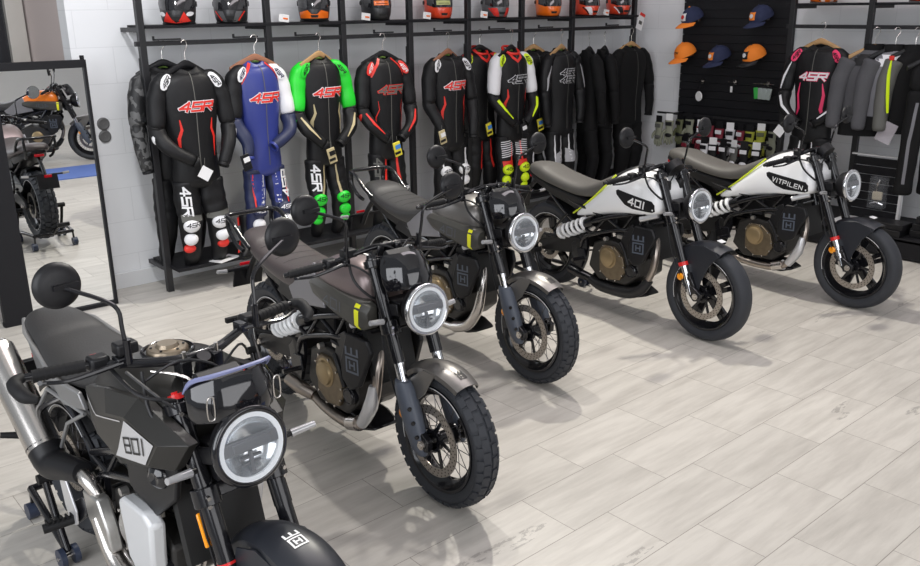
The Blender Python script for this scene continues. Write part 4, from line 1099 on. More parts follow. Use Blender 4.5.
        # grey tail side
        MB().plate([A(-1.66, 0.075, 0.865), A(-1.50, 0.13, 0.860), A(-1.15, 0.165, 0.80), A(-0.95, 0.155, 0.80), (A(-0.92, 0.150, 0.745)), A(-1.12, 0.15, 0.70), A(-1.40, 0.13, 0.74), A(-1.62, 0.085, 0.82)], 0.018, (0.22, s, 0.0)).build('tail_side_panel', GREYFR, root, bev=0.005)
        MB().tube([A(-0.95, 0.15, 0.72), A(-1.05, 0.175, 0.66), A(-1.18, 0.165, 0.52)], 0.007, 8, 1).tube([A(-0.95, 0.15, 0.72), A(-1.25, 0.16, 0.72), A(-1.36, 0.17, 0.60)], 0.007, 8, 1).build('subframe_brace', GREYFR, root)
    # seat
    prof = [(-1.66, 0.895, 0.85, 0.07), (-1.58, 0.905, 0.845, 0.11), (-1.40, 0.890, 0.83, 0.130), (-1.375, 0.868, 0.82, 0.135), (-1.30, 0.862, 0.80, 0.150), (-1.15, 0.850, 0.79, 0.165), (-1.02, 0.855, 0.78, 0.150), (-0.94, 0.875, 0.79, 0.125), (-0.88, 0.905, 0.82, 0.10)]
    secs = [(x, [(0, a), (w*0.5, a-0.002), (w*0.85, a-0.014), (w, a-0.040), (w*0.97, b+0.008), (w*0.80, b), (0, b)]) for x, a, b, w in prof]
    lofted(MB(), secs).build('seat', SEATK, root, sub=2)
    secs = [(x, [(0, a), (w*0.8, a), (w, a-0.02), (w*0.9, b), (0, b)]) for x, a, b, w in ((-1.72, 0.85, 0.82, 0.05), (-1.55, 0.84, 0.76, 0.09), (-1.30, 0.80, 0.70, 0.11), (-1.05, 0.77, 0.66, 0.12), (-0.95, 0.75, 0.62, 0.11))]
    lofted(MB(), secs).build('tail_body', BLK, root, bev=0.006)
    MB().box((-1.71, 0, 0.818), (0.02, 0.08, 0.022)).build('tail_light', TAIL, root, bev=0.004)
    pl = MB().tube([(-1.60, 0, 0.80), (-1.70, 0, 0.70), (-1.76, 0, 0.58)], 0.016, 8).box((-1.765, 0, 0.60), (0.012, 0.17, 0.12), Matrix.Rotation(0.25, 3, 'Y')).bar((-1.72, -0.15, 0.655), (-1.72, 0.15, 0.655), 0.014, 0.014).build('plate_holder', BLK, root)
    MB().box((-1.785, 0, 0.655), (0.012, 0.06, 0.022)).build('rear_reflector', TAIL, pl)
    # silencer on the right
    mf = MB(); a = V((-1.60, -0.205, 0.78)); b = V((-1.24, -0.20, 0.50)); dd = (b-a).normalized()
    mf.cyl(a, b, 0.062, 0.062, n=32).cyl(a-dd*0.02, a, 0.050, 0.062, n=32)
    mo = mf.build('silencer', STEEL, root)
    MB().cyl(a-dd*0.03, a-dd*0.018, 0.030, n=20).build('silencer_tip', BLKS, mo)
    MB().tube([b-dd*0.02, b+dd*0.06, V((-1.10, -0.19, 0.48)), V((-0.98, -0.175, 0.50))], [0.063, 0.056, 0.046, 0.036], 20, 4).build('silencer_shield', BLK, mo)
    MB().tube([(-1.04, -0.18, 0.50), (-0.95, -0.17, 0.475), (-0.90, -0.15, 0.40), (-0.86, -0.14, 0.28), (-0.72, -0.12, 0.18), (-0.54, -0.11, 0.18), (-0.42, -0.09, 0.30), (-0.40, -0.05, 0.50)], 0.026, 16, 4).build('exhaust_pipe', STEEL, root)
    MB().tube([(-0.90, -0.17, 0.36), (-0.80, -0.175, 0.245), (-0.66, -0.17, 0.20)], 0.030, 16, 4).build('header_shield', STEEL, root)
    swingarm(root, rx, rz_)
    arc_shell(hg := MB(), V((rx, 0, rz_)), 0.335, 40, 130, 0.085, 0.03); hg.build('rear_hugger', BLK, root)
    trellis(root, silver=False)
    engine(root, ALU)
    MB().plate([(-0.98, -0.165, 0.44), (-0.86, -0.165, 0.45), (-0.80, -0.168, 0.36), (-0.78, -0.168, 0.28), (-0.88, -0.165, 0.27), (-0.96, -0.165, 0.34)], 0.045, (0, 1, 0)).build('output_cover', ALU, root, bev=0.008)
    MB().lathe([(0.001, 0.012), (0.020, 0.018), (0.034, 0.010), (0.040, 0.0), (0.040, -0.03)], (-0.40, -0.165, 0.715), (0.3, -1, 0), 30).build('horn', BLKG, root)
    MB().box((-0.80, 0, 0.60), (0.20, 0.18, 0.12)).box((-0.66, 0, 0.70), (0.40, 0.22, 0.12)).build('airbox', BLK, root, bev=0.01)
    MB().box((-0.375, 0, 0.55), (0.035, 0.26, 0.26), Matrix.Rotation(-0.25, 3, 'Y')).build('radiator', _mats['radiator_core'], root)
    MB().box((-0.075, -0.09, 0.375), (0.07, 0.05, 0.10), Matrix.Rotation(-0.5, 3, 'Y')).build('brake_caliper', BLKS, root, bev=0.006)
    MB().tube([(-1.02, 0.14, 0.26), (-1.12, 0.18, 0.14), (-1.20, 0.20, 0.05)], 0.012, 8).build('side_stand', BLKS, root)
    return root
def HEAD(t): return math.atan2(-1.0, -t)   # heading of +X when the rear leans t to +x per metre
bike801((0.99, 1.86, 0), HEAD(-0.06), 'matte black motorcycle with 801 on its silver badge, nearest in the left foreground')
bike401('svart', (2.08, 2.495, 0), HEAD(0.035), 'scrambler-style motorcycle with pink glare coloured into seat and tank, knobbly tyres and yellow tank tab', '401', GRAPH_PINKLIT, SEAT_PINKLIT, 'steel')
bike401('svart', (3.255, 3.11, 0), HEAD(0.05), 'graphite scrambler-style motorcycle with charcoal seat, parked in the middle of the row', '401', GRAPH, SEATK, 'silver')
bike401('vit', (4.495, 2.84, 0), HEAD(0.07), 'white roadster motorcycle with 401 on its tank', '401', WHITE, SEATG, 'black')
bike401('vit', (5.75, 2.505, 0), HEAD(0.05), 'white roadster motorcycle at the right end of the row, with VITPILEN on its tank', 'VITPILEN', WHITE, SEATG, 'steel')
for (x, y, t, n) in ((1.00, 1.88, -0.06, 'in the left foreground under the motorcycle marked 801'), (2.08, 2.495, 0.035, 'under the knobbly-tyred motorcycle with the glare-tinted seat'), (3.255, 3.11, 0.05, 'under the middle motorcycle with charcoal seat'), (4.495, 2.84, 0.07, 'under the white motorcycle marked 401'), (5.75, 2.505, 0.05, 'under the white motorcycle at the right end')):
    h = HEAD(t)
    paddock_stand((x-1.37*math.cos(h), y-1.37*math.sin(h), 0), h, 'black tubular rear stand with rollers, ' + n)

ORGP = mat('orange_tank_paint', (0.85, 0.20, 0.01), 0.3, coat=0.4)
bike401('svart', (3.95, -0.55, 0), 0.35, 'orange and black motorcycle seen only in the standing mirror, behind the blue mat', '401', ORGP, SEATK, 'black', 'motorcycles seen in the mirror')
bike401('svart', (3.1, -1.6, 0), 0.6, 'orange motorcycle farther back in the standing mirror', '401', ORGP, SEATK, 'steel', 'motorcycles seen in the mirror')
# ================================================================= riding suits, hangers
S_RED = mat('suit_red', (0.72, 0.03, 0.02), 0.4)
S_WHT = mat('suit_white', (0.78, 0.78, 0.80), 0.4)
S_BLU = mat('suit_royal_blue', (0.028, 0.042, 0.22), 0.4)
S_NAV = mat('suit_navy', (0.012, 0.018, 0.06), 0.5)
S_GRN = mat('suit_bright_green', (0.015, 0.62, 0.03), 0.4)
S_FLU = mat('suit_fluo_yellow', (0.70, 0.92, 0.01), 0.4)
S_PNK = mat('suit_pink', (0.90, 0.05, 0.16), 0.4)
S_GRY = mat('suit_grey_panel', (0.11, 0.11, 0.10), 0.6)
S_SIL = mat('suit_silver_print', (0.42, 0.42, 0.44), 0.4)
S_GLD = mat('suit_gold_trim', (0.50, 0.42, 0.24), 0.4)
S_MESH = mat('grey_mesh_fabric', (0.075, 0.075, 0.082), 0.75, bump=0.5, nscale=60)
S_LGT = mat('light_grey_fabric', (0.17, 0.17, 0.185), 0.7, bump=0.4, nscale=50)
LIN = mat('green_lining', (0.30, 0.50, 0.10), 0.7)
CARD = mat('white_card', (0.78, 0.78, 0.78), 0.5)
CRDY = mat('yellow_card', (0.75, 0.65, 0.05), 0.5)
CRDB = mat('blue_card', (0.05, 0.22, 0.60), 0.5)
POLY = mat('clear_plastic_sleeve', (0.75, 0.70, 0.75), 0.15, alpha=0.35)
CAMO = bpy.data.materials.new('camouflage_print'); CAMO.use_nodes = True
def _camo():
    N = CAMO.node_tree.nodes; L = CAMO.node_tree.links
    tc = N.new('ShaderNodeTexCoord'); n = N.new('ShaderNodeTexVoronoi'); n.inputs['Scale'].default_value = 26
    d = N.new('ShaderNodeTexNoise'); d.inputs['Scale'].default_value = 9
    mx = N.new('ShaderNodeMix'); mx.data_type = 'RGBA'; mx.inputs['Factor'].default_value = 0.25
    L.new(tc.outputs['Object'], mx.inputs['A']); L.new(tc.outputs['Object'], d.inputs['Vector']); L.new(d.outputs['Color'], mx.inputs['B'])
    L.new(mx.outputs['Result'], n.inputs['Vector'])
    r = N.new('ShaderNodeValToRGB'); r.color_ramp.interpolation = 'CONSTANT'
    r.color_ramp.elements[0].color = (0.012, 0.012, 0.013, 1); r.color_ramp.elements[1].position = 0.5; r.color_ramp.elements[1].color = (0.10, 0.10, 0.10, 1)
    e = r.color_ramp.elements.new(0.75); e.color = (0.03, 0.03, 0.03, 1)
    L.new(n.outputs['Color'], r.inputs['Fac']); L.new(r.outputs['Color'], N['Principled BSDF'].inputs['Base Color'])
    N['Principled BSDF'].inputs['Roughness'].default_value = 0.5
_camo()

from mathutils import noise as _noise
def crumple(m, amp=0.006, sc=9.0, seed=0.0):
    for v in m.b.verts:
        n = _noise.noise_vector(V((v.co.x*sc+seed, v.co.y*sc, v.co.z*sc*0.8)))
        v.co += n*amp + _noise.noise_vector(v.co*sc*2.6+V((seed, 3, 1)))*amp*0.5
    return m

def hanger(loc, rz, kind, label, bar_dz=0.125):
    m, nm = {'light': (WOOD, 'wooden'), 'red': (WOODR, 'wooden'), 'black': (BLK, 'plastic')}[kind]
    t = tag(empty('coat_hanger', loc, rz), label, 'hanger', 'hangers on the rack bar')
    h = MB()
    rs = []
    for i in range(13):
        x = -0.19+0.38*i/12
        z = -0.012-0.085*(abs(x)/0.19)**1.3
        w = 0.024 if abs(x) < 0.05 else 0.020
        y = 0.02*(abs(x)/0.19)**2
        rs.append([V((x, y+0.012*math.cos(a), z+w*math.sin(a))) for a in [2*PI*k/8 for k in range(8)]])
    h.rings(rs).build('hanger_arms', m, t)
    MB().tube([(0, 0, 0.0), (0, 0, 0.06), (0.012, 0, 0.085), (0.026, 0, 0.105), (0.018, 0, 0.135), (-0.004, 0, 0.142), (-0.022, 0, 0.125)], 0.0028, 6, 4).build('hanger_hook', STEEL, t)
    return t

def ring_at(c, rx, ry, n=20, tilt=None, rot=0.0):
    c = V(c); out = []
    for i in range(n):
        a = 2*PI*i/n; p = V((rx*math.cos(a), ry*math.sin(a), 0))
        if tilt is not None: p = tilt @ p
        out.append(c+p)
    return out

def limb(pts, radii, flat=0.85, n=16, sub=4):
    """tapering sleeve or trouser leg along pts"""
    m = MB(); P = [V(p) for p in pts]; rs = []; x = None
    QP = []; QR = []
    for i in range(len(P)-1):
        p0 = P[max(i-1, 0)]; p1 = P[i]; p2 = P[i+1]; p3 = P[min(i+2, len(P)-1)]
        for k in range(sub):
            t = k/sub
            QP.append(0.5*((2*p1)+(p2-p0)*t+(2*p0-5*p1+4*p2-p3)*t*t+(-p0+3*p1-3*p2+p3)*t**3)); QR.append(radii[i]*(1-t)+radii[i+1]*t)
    QP.append(P[-1]); QR.append(radii[-1])
    for i, p in enumerate(QP):
        t = (QP[min(i+1, len(QP)-1)]-QP[max(i-1, 0)]).normalized()
        if x is None:
            x = V((1, 0, 0)); x = (x-t*x.dot(t)).normalized()
        x = (x-t*x.dot(t)).normalized(); y = t.cross(x)
        w = 1+0.05*math.sin(i*1.9)
        rs.append([p+x*math.cos(a)*QR[i]*w+y*math.sin(a)*QR[i]*flat*w for a in [2*PI*k/n for k in range(n)]])
    return m.rings(rs)

def suit(loc, rz, label, cfg, seed=0, cat='racing suit', name='racing_suit'):
    """one-piece riding suit hanging with its chest towards local -Y; origin at the shoulder line"""
    R = random.Random(seed)
    g = cfg.get
    L = g('len', 1.0); Wd = g('w', 1.0)
    t = tag(empty(name, loc, rz), label, cat, g('group', 'riding suits hanging on the rack'))
    base = g('body', LEATHK)
    # torso
    m = MB(); rs = []
    prof = [(0.026, 0.068, 0.050, 0.02), (0.022, 0.082, 0.060, 0.02), (0.002, 0.098, 0.066, 0.015), (-0.016, 0.130, 0.070, 0.008), (-0.042, 0.168, 0.078, 0.004), (-0.075, 0.198, 0.088, 0.0), (-0.14, 0.212, 0.100, 0.0), (-0.24, 0.205, 0.108, 0.0), (-0.36, 0.188, 0.105, 0.0), (-0.48, 0.168, 0.098, 0), (-0.56, 0.162, 0.095, 0), (-0.66, 0.172, 0.098, 0), (-0.76, 0.182, 0.100, 0), (-0.84, 0.165, 0.090, 0)]
    for z, a, b, yo in prof:
        rs.append(ring_at((0, yo, z*L), a*Wd, b, 28))
    # open neck: inner collar, dipping in front
    rs = [ring_at((0, 0.02, -0.03), 0.050, 0.036, 28), ring_at((0, 0.02, 0.020), 0.060, 0.043, 28)]+rs
    for ri, dp in ((0, 0.03), (1, 0.06), (2, 0.06), (3, 0.055), (4, 0.035), (5, 0.012)):
        for p in rs[ri]:
            f = max(0.0, -(p.y-0.01)/0.06)
            p.z -= dp*min(1.0, f)**1.5
    tor = crumple(m.rings(rs), 0.007, 8.0, seed*3.1).build('torso', base, t, sub=1)
    MB().tube([(-0.048, 0.030, 0.006), (-0.03, 0.052, 0.010), (0, 0.058, 0.010), (0.03, 0.052, 0.010), (0.048, 0.030, 0.006)], [0.006, 0.010, 0.013, 0.010, 0.006], 8).build('neck_lining', g('lining', LIN), tor)
    # legs
    legs = []
    K = g('knee', -1.11)*L
    E_ = g('end', -1.40)*L
    for s in (-1, 1):
        j = R.uniform(-.012, .012)
        pts = [(s*0.085, 0, -0.76*L), (s*0.092, -0.005, -0.90*L), (s*(0.100+j), -0.02, (K-0.90*L)/2), (s*(0.105+j), -0.03, K+0.02), (s*(0.105+j*2), 0.0, (K+E_)/2-0.02), (s*(0.10+j*2), 0.06, E_)]
        lg = limb(pts, [0.102*Wd, 0.100*Wd, 0.092*Wd, 0.088*Wd, 0.070*Wd, 0.054*Wd], 0.85); lg = crumple(lg, 0.008, 9.0, seed+s*2.2).build('trouser_leg', g('leg', base), t, sub=1)
        legs.append(lg)
    # sleeves, hands brought together in front
    arms = []; pose = g('pose', 0)
    for s in (-1, 1):
        dz = g('adz', (0.0, 0.0))[0 if s < 0 else 1]
        hx = g('hx', (0.07, 0.07))[0 if s < 0 else 1]
        A = V((s*0.175*Wd, 0.0, -0.045*L)); B = V((s*0.245*Wd, -0.01, -0.22*L)); C_ = V((s*0.268*Wd, -0.03, -0.41*L))
        D = V((s*0.215*Wd, -0.105, (-0.53+dz*0.5)*L)); E2 = V((s*hx, -0.135, (-0.64+dz)*L))
        if pose == 1:    # arms hanging straight
            D = V((s*0.265*Wd, -0.05, -0.56*L)); E2 = V((s*0.245*Wd, -0.06, -0.70*L))
        up = limb([V((s*0.105*Wd, 0, -0.045*L)), A+V((-s*0.015, 0, -0.012)), A+V((s*0.035, 0, -0.065)), B, C_+V((0, 0, 0.02))], [0.030, 0.056, 0.070, 0.067, 0.060], 0.95); up = crumple(up, 0.007, 9.0, seed+s).build('upper_sleeve', g('sleeveL' if s < 0 else 'sleeveR', g('sleeve', base)), t, sub=1)
        fo = limb([C_+V((0, 0, 0.05)), C_, D, E2], [0.056, 0.060, 0.051, 0.038], 0.92); fo = crumple(fo, 0.006, 10.0, seed+s*1.7).build('forearm_sleeve', g('forearmL' if s < 0 else 'forearmR', g('forearm', base)), t, sub=1)
        MB().lathe([(0.040, -0.008), (0.043, 0.0), (0.040, 0.012), (0.030, 0.012), (0.028, -0.006)], E2, (E2-D), 16, closed=True).build('cuff', g('cuff', base), fo)
        arms += [up, fo]
    T1 = bvh_of([tor]); TL = [bvh_of([l]) for l in legs]; TA = bvh_of(arms); ALL = bvh_of([tor]+legs+arms)
    X = (1, 0, 0); Z = (0, 0, 1); o = (0, -0.5, 0)
    def dec(n, polys, tree, mt, par, off=0.0025, step=0.022):
        return decal(n, polys, o, X, Z, tree, mt, par, off+0.001, step, lim=None, start=0.2, maxd=0.9)
    # chest lettering with outline
    lc = g('logo', (S_RED, S_WHT)); lz = g('logo_z', -0.245)*L; lh = g('logo_h', 0.056)
    if lc:
        txt = g('logo_txt', '4SR')
        P, W_ = text_polys(txt, lh, 1.15, 0.28, 0.24, 0.35)
        P2, _ = text_polys(txt, lh, 1.15, 0.28, 0.40, 0.35)
        mv = lambda PP, dz=0: [[(x+g('logo_x', 0), y+lz+dz) for x, y in q] for q in PP]
        dec('chest_logo_outline', mv(P2), T1, lc[1], tor, 0.0025, 0.03)
        dec('chest_logo', mv(P), T1, lc[0], tor, 0.0065, 0.03)
        if g('logo2'):
            dec('chest_logo_outline', mv(P2, -0.07), T1, lc[1], tor, 0.0025, 0.03)
            dec('chest_logo', mv(P, -0.07), T1, lc[0], tor, 0.0065, 0.03)
    # shoulder armour
    for s in (-1, 1):
        sc_ = g('shoulder')
        if sc_:
            p = ellipse_poly(s*0.180*Wd, -0.075*L, 0.031, 0.058, 18, s*0.62)
            d_ = dec('shoulder_armour', [p], ALL, sc_, arms[0 if s < 0 else 2], 0.007, 0.02)
            Pt, _ = text_polys('4SR', 0.022, 1.0, 0.3, 0.2, 0.2)
            c, sn = math.cos(s*-0.9), math.sin(s*-0.9)
            dec('shoulder_print', [[(x*c-y*sn+s*0.180*Wd, x*sn+y*c-0.075*L) for x, y in q] for q in Pt], ALL, g('shoulder_ink', BLK), arms[0 if s < 0 else 2], 0.010, 0.02)
        tc = g('torso_strip')
        if tc:
            pts = g('torso_strip_pts', [(0.115, -0.33), (0.105, -0.40), (0.125, -0.46), (0.118, -0.60)])
            dec('torso_stripe', strip_poly([(s*x, z*L) for x, z in pts], g('torso_strip_w', [0.006, 0.018, 0.020, 0.004])), T1, tc, tor)
        lcx = g('leg_strip')
        if lcx:
            lg = legs[0 if s < 0 else 1]
            dec('leg_stripe', strip_poly([(s*0.055, -0.80*L), (s*0.065, -0.95*L), (s*0.085, -1.05*L), (s*0.085, K+0.04)], g('leg_strip_w', [0.008, 0.016, 0.020, 0.008])), TL[0 if s < 0 else 1], lcx, lg, 0.003)
        if g('leg_strip2'):
            lg = legs[0 if s < 0 else 1]
            dec('leg_side_stripe', strip_poly([(s*0.135, -0.80*L), (s*0.140, -0.95*L), (s*0.145, -1.1*L)], [0.006, 0.014, 0.006]), TL[0 if s < 0 else 1], g('leg_strip2'), lg, 0.003)
        if g('shin_panel'):
            lg = legs[0 if s < 0 else 1]
            dec('knee_stretch_panel', [[(s*0.03, K+0.06), (s*0.19, K+0.06), (s*0.19, K+0.12), (s*0.03, K+0.10)]], TL[0 if s < 0 else 1], g('shin_panel'), lg, 0.003)
        tt = g('thigh_text')
        if tt and (s < 0 or g('thigh_both')):
            lg = legs[0 if s < 0 else 1]
            Pt, _ = text_polys('4SR', 0.055, 1.0, 0.3, 0.24, 0.1)
            xs_ = s*0.125
            dec('thigh_lettering', [[(-y+xs_ if s > 0 else y+xs_, (x if s > 0 else -x)-0.900*L) for x, y in q] for q in Pt], TL[0 if s < 0 else 1], tt, lg, 0.003, 0.03)
        fs = g('fore_strip')
        if fs:
            dz = g('adz', (0.0, 0.0))[0 if s < 0 else 1]; hx = g('hx', (0.07, 0.07))[0 if s < 0 else 1]
            dec('forearm_stripe', strip_poly([(s*0.275*Wd, -0.42*L), (s*0.225*Wd, -0.50*L+dz*0.4), (s*(hx+0.05), (-0.59+dz*0.8)*L)], g('fore_w', [0.012, 0.020, 0.006])), TA, fs, arms[1 if s < 0 else 3], 0.004)
        es = g('elbow')
        if es:
            MB().sphere((s*0.285*Wd, -0.055, -0.44*L), (0.034, 0.030, 0.050), 14, 10).build('elbow_slider', es, arms[1 if s < 0 else 3])
        us = g('upper_strip')
        if us:
            dec('upper_sleeve_stripe', strip_poly([(s*0.215*Wd, -0.13*L), (s*0.265*Wd, -0.25*L), (s*0.285*Wd, -0.36*L)], g('upper_w', [0.006, 0.022, 0.012])), TA, us, arms[0 if s < 0 else 2], 0.004)
        kn = g('kneepad')
        if kn:
            kc = V((s*0.108, -0.085, K-0.005))
            p1 = MB().sphere(kc+V((0, 0, 0.035)), (0.062, 0.040, 0.050), 18, 12).build('knee_armour', kn[0], legs[0 if s < 0 else 1])
            Pt, _ = text_polys('4SR', 0.026, 1.0, 0.3, 0.2, 0.3)
            decal('knee_print', [[(x+kc.x, y+kc.z+0.045) for x, y in q] for q in Pt], (0, -0.5, 0), X, Z, bvh_of([p1]), kn[2] if len(kn) > 2 else BLK, p1, 0.002, 0.02)
            MB().sphere(kc+V((s*0.012, 0.008, -0.065)), (0.052, 0.034, 0.046), 18, 12).build('knee_slider', kn[1], legs[0 if s < 0 else 1])
            if len(kn) > 3:
                MB().sphere(kc+V((s*0.02, 0.03, -0.135)), (0.046, 0.028, 0.034), 16, 10).build('boot_slider', kn[3], legs[0 if s < 0 else 1])
    if g('collar'):
        MB().torus((0, 0.010, 0.012), (0, -0.45, 1), 0.080, 0.012, 28, 8).build('collar_trim', g('collar'), tor)
        dec('collar_stripe', strip_poly([(-0.075, 0.02), (-0.05, -0.05), (0, -0.085), (0.05, -0.05), (0.075, 0.02)], 0.028), T1, g('collar'), tor)
    if g('yoke'):
        for s in (-1, 1):
            dec('yoke_stripe', strip_poly([(s*0.06, 0.0), (s*0.12, -0.07), (s*0.16, -0.14)], 0.016), T1, g('yoke'), tor)
    if g('extra'):
        for nm, part, polys, mt in g('extra'):
            tree, par = {'torso': (T1, tor), 'legL': (TL[0], legs[0]), 'legR': (TL[1], legs[1]), 'arms': (TA, arms[1])}[part]
            dec(nm, polys, tree, mt, par, 0.0035)
    # zip
    dec('front_zip', strip_poly([(0, -0.02), (0, -0.40*L), (0.0, -0.74*L)], 0.006), T1, S_GRY, tor, 0.0022)
    if g('tag'):
        hx = g('hx', (0.07, 0.07))
        tg = g('tag')
        c = V((hx[0]*-0.6+tg[1], -0.185, (-0.72+tg[2])*L))
        Rm = Matrix.Rotation(0.6, 3, 'Y')
        if tg[0] == 'card':
            tb = MB().box(c, (0.085, 0.003, 0.085), Rm).build('hang_tag', CARD, t)
        else:
            tb = MB().box(c, (0.07, 0.012, 0.12), Matrix.Rotation(-0.25, 3, 'Y')).build('hang_tag', tg[0], t, bev=0.004)
            MB().box(c+V((0.0, -0.008, 0.02)), (0.05, 0.004, 0.035), Matrix.Rotation(-0.25, 3, 'Y')).build('tag_print', tg[3], tb)
            MB().box(c+V((0.0, -0.008, -0.03)), (0.055, 0.004, 0.02), Matrix.Rotation(-0.25, 3, 'Y')).build('tag_print', BLK, tb)
        MB().tube([c+V((0, 0, 0.05)), c+V((0.02, 0.04, 0.10))], 0.0015, 5, 1).build('tag_string', S_GRY, tb)
    return t

SY = 5.93            # plane of the front row of suits
def sx(px, py=70, y=SY):
    # world x of a picture column, used once to lay the row out along the bar
    d = _fw*F_PX + _r2*(px-460) - _u2*(py-283)
    return y*d.x/d.y
ROW = []
ROW.append((2.60, 6.16, 1.60, 'black', dict(sleeve=CAMO, forearm=CAMO, logo=None, pose=1, w=0.92), 'black suit with grey camouflage sleeves, half behind the rack post at the left end', 'black plastic hanger of the camouflage suit at the left end'))
ROW.append((2.66, 5.92, 1.60, 'black', dict(shoulder=S_WHT, torso_strip=S_RED, thigh_text=S_WHT, shin_panel=S_GRY, elbow=S_WHT, kneepad=(S_WHT, S_WHT, BLK, S_RED), tag=('card', 0.02, 0.02), adz=(0.02, -0.02), hx=(0.05, 0.15), w=0.98, lining=LEATHK, knee=-1.11, end=-1.40), 'black leather race suit with red chest logo, white shoulder caps and white knee pads', 'black hanger of the suit with white shoulder caps and white knee pads'))
ROW.append((3.20, 5.93, 1.62, 'red', dict(w=0.86, body=S_BLU, sleeveL=LEATHK, sleeveR=S_WHT, forearm=S_NAV, leg=S_NAV, yoke=S_RED, shoulder=S_WHT, shoulder_ink=S_NAV, leg_strip=S_WHT, leg_strip_w=[0.012, 0.026, 0.03, 0.012], leg_strip2=S_RED, thigh_both=False, kneepad=(S_NAV, S_WHT, S_WHT), tag=(BLK, -0.13, 0.04, CARD), extra=[('thigh_front', 'legL', [[(-0.15, -0.80), (-0.03, -0.80), (-0.04, -1.04), (-0.13, -1.04)]], S_BLU), ('thigh_front', 'legR', [[(0.03, -0.80), (0.10, -0.80), (0.09, -1.04), (0.05, -1.04)]], S_BLU), ('thigh_print', 'legR', [[(-y*1.0+0.135, x-0.90) for x, y in q] for q in text_polys('4SR', 0.055, 1.0, 0.3, 0.24, 0.1)[0]], S_WHT)], hx=(0.20, 0.02), adz=(-0.02, 0.04)), 'royal blue leather suit with one white sleeve, one black sleeve and navy legs', 'red-brown wooden hanger of the royal blue suit'))
ROW.append((3.76, 5.95, 1.62, 'light', dict(w=0.88, sleeve=S_GRN, shoulder=S_GRN, torso_strip=S_GLD, leg_strip=S_GLD, fore_strip=S_GLD, thigh_text=S_WHT, elbow=S_GRN, kneepad=(S_GRN, S_GRN, BLK, S_GRN), tag=(S_GLD, 0.0, 0.0, BLK)), 'black leather suit with bright green upper sleeves, gold piping and green knee pads', 'light wooden hanger of the suit with bright green sleeves'))
ROW.append((4.37, 5.95, 1.60, 'black', dict(w=0.90, shoulder=S_RED, shoulder_ink=S_WHT, logo=(S_GRY, S_RED), torso_strip=S_RED, torso_strip_w=[0.003, 0.006, 0.008, 0.004], leg_strip=S_RED, leg_strip_w=[0.014, 0.024, 0.022, 0.01], fore_strip=S_RED, elbow=S_RED, yoke=S_RED, thigh_text=S_GRY, tag=(CRDY, 0.03, 0.0, CRDB), kneepad=(LEATHK, S_RED, S_WHT)), 'black leather suit with red shoulder caps, red forearm stripes and dark grey chest logo', 'black hanger of the suit with red shoulder caps'))
ROW.append((5.07, 5.95, 1.59, 'red', dict(shoulder=S_WHT, torso_strip=S_RED, leg_strip2=S_WHT, leg_strip=None, kneepad=(S_WHT, S_WHT, BLK),  tag=(S_GLD, -0.12, 0.06, CARD), hx=(0.19, 0.17), pose=0, adz=(-0.06, -0.06), knee=-1.02, end=-1.32, extra=[('thigh_line', 'legR', [[(0.115, -0.80), (0.14, -0.80), (0.125, -1.05), (0.11, -1.05)]], S_WHT)], w=0.93), 'black suit with white shoulder caps, red chest logo and a gold tag at its cuff', 'wooden and red hanger of the black suit with a gold cuff tag'))
ROW.append((5.62, 6.14, 1.60, 'black', dict(body=LEATHK, sleeve=S_RED, shoulder=S_FLU, logo=None, collar=S_RED, pose=1, leg_strip=S_RED, tag=(CRDY, -0.02, 0.03, CRDB)), 'black suit with red sleeves tucked behind the fluorescent yellow and white one', 'black hanger behind the one with the red collar suit'))
_str = [[(-0.16+0.0, z), (-0.02, z+0.02), (-0.02, z+0.028), (-0.16, z+0.008)] for z in [-0.82-0.02*k for k in range(8)]]
_str2 = [[(0.02, z+0.02), (0.16, z+0.0), (0.16, z+0.008), (0.02, z+0.028)] for z in [-0.82-0.02*k for k in range(8)]]
_bl = [[(-0.18, -0.99), (-0.01, -0.99), (-0.01, -1.05), (-0.18, -1.05)]]
_br = [[(0.01, -0.99), (0.18, -0.99), (0.18, -1.05), (0.01, -1.05)]]
ROW.append((5.82, 5.93, 1.60, 'black', dict(w=0.90, sleeve=S_WHT, shoulder=S_FLU, logo=(BLK, S_WHT),  fore_strip=S_FLU, fore_w=[0.03, 0.024, 0.01], torso_strip=S_RED, collar=S_RED, leg_strip=S_RED, kneepad=(S_FLU, S_FLU, BLK, S_FLU), extra=[('hatch_print', 'legL', _str, S_WHT), ('hatch_print', 'legR', _str2, S_WHT), ('knee_band', 'legL', _bl, S_RED), ('knee_band', 'legR', _br, S_RED)], tag=(BLK, 0.04, 0.02, CARD), knee=-1.10), 'black suit with white sleeves, red collar, hatched thighs and fluorescent yellow trim', 'black hanger inside the red collar of the white-sleeved suit'))
ROW.append((6.33, 6.14, 1.58, 'light', dict(logo=None, pose=1, leg_strip=S_WHT, tag=(CRDY, -0.03, 0.03, CRDB)), 'plain black suit with white leg piping, mostly hidden behind the white-lettered suit', 'light wooden hanger left of the white-lettered suit hanger'))
ROW.append((6.52, 5.95, 1.58, 'light', dict(logo=(BLK, S_WHT), logo2=True, logo_h=0.048, logo_z=-0.20, leg_strip=S_WHT, leg_strip2=S_WHT, upper_strip=S_SIL, thigh_text=None, pose=1, extra=[('thigh_panel', 'legL', [[(-0.13, -0.98), (-0.03, -0.94), (-0.03, -1.08), (-0.15, -1.08)]], S_SIL), ('thigh_panel', 'legR', [[(0.13, -0.98), (0.03, -0.94), (0.03, -1.08), (0.15, -1.08)]], S_SIL)], w=0.94), 'black suit with two rows of white outlined chest letters and white leg stripes', 'light wooden hanger of the suit with two rows of white letters'))
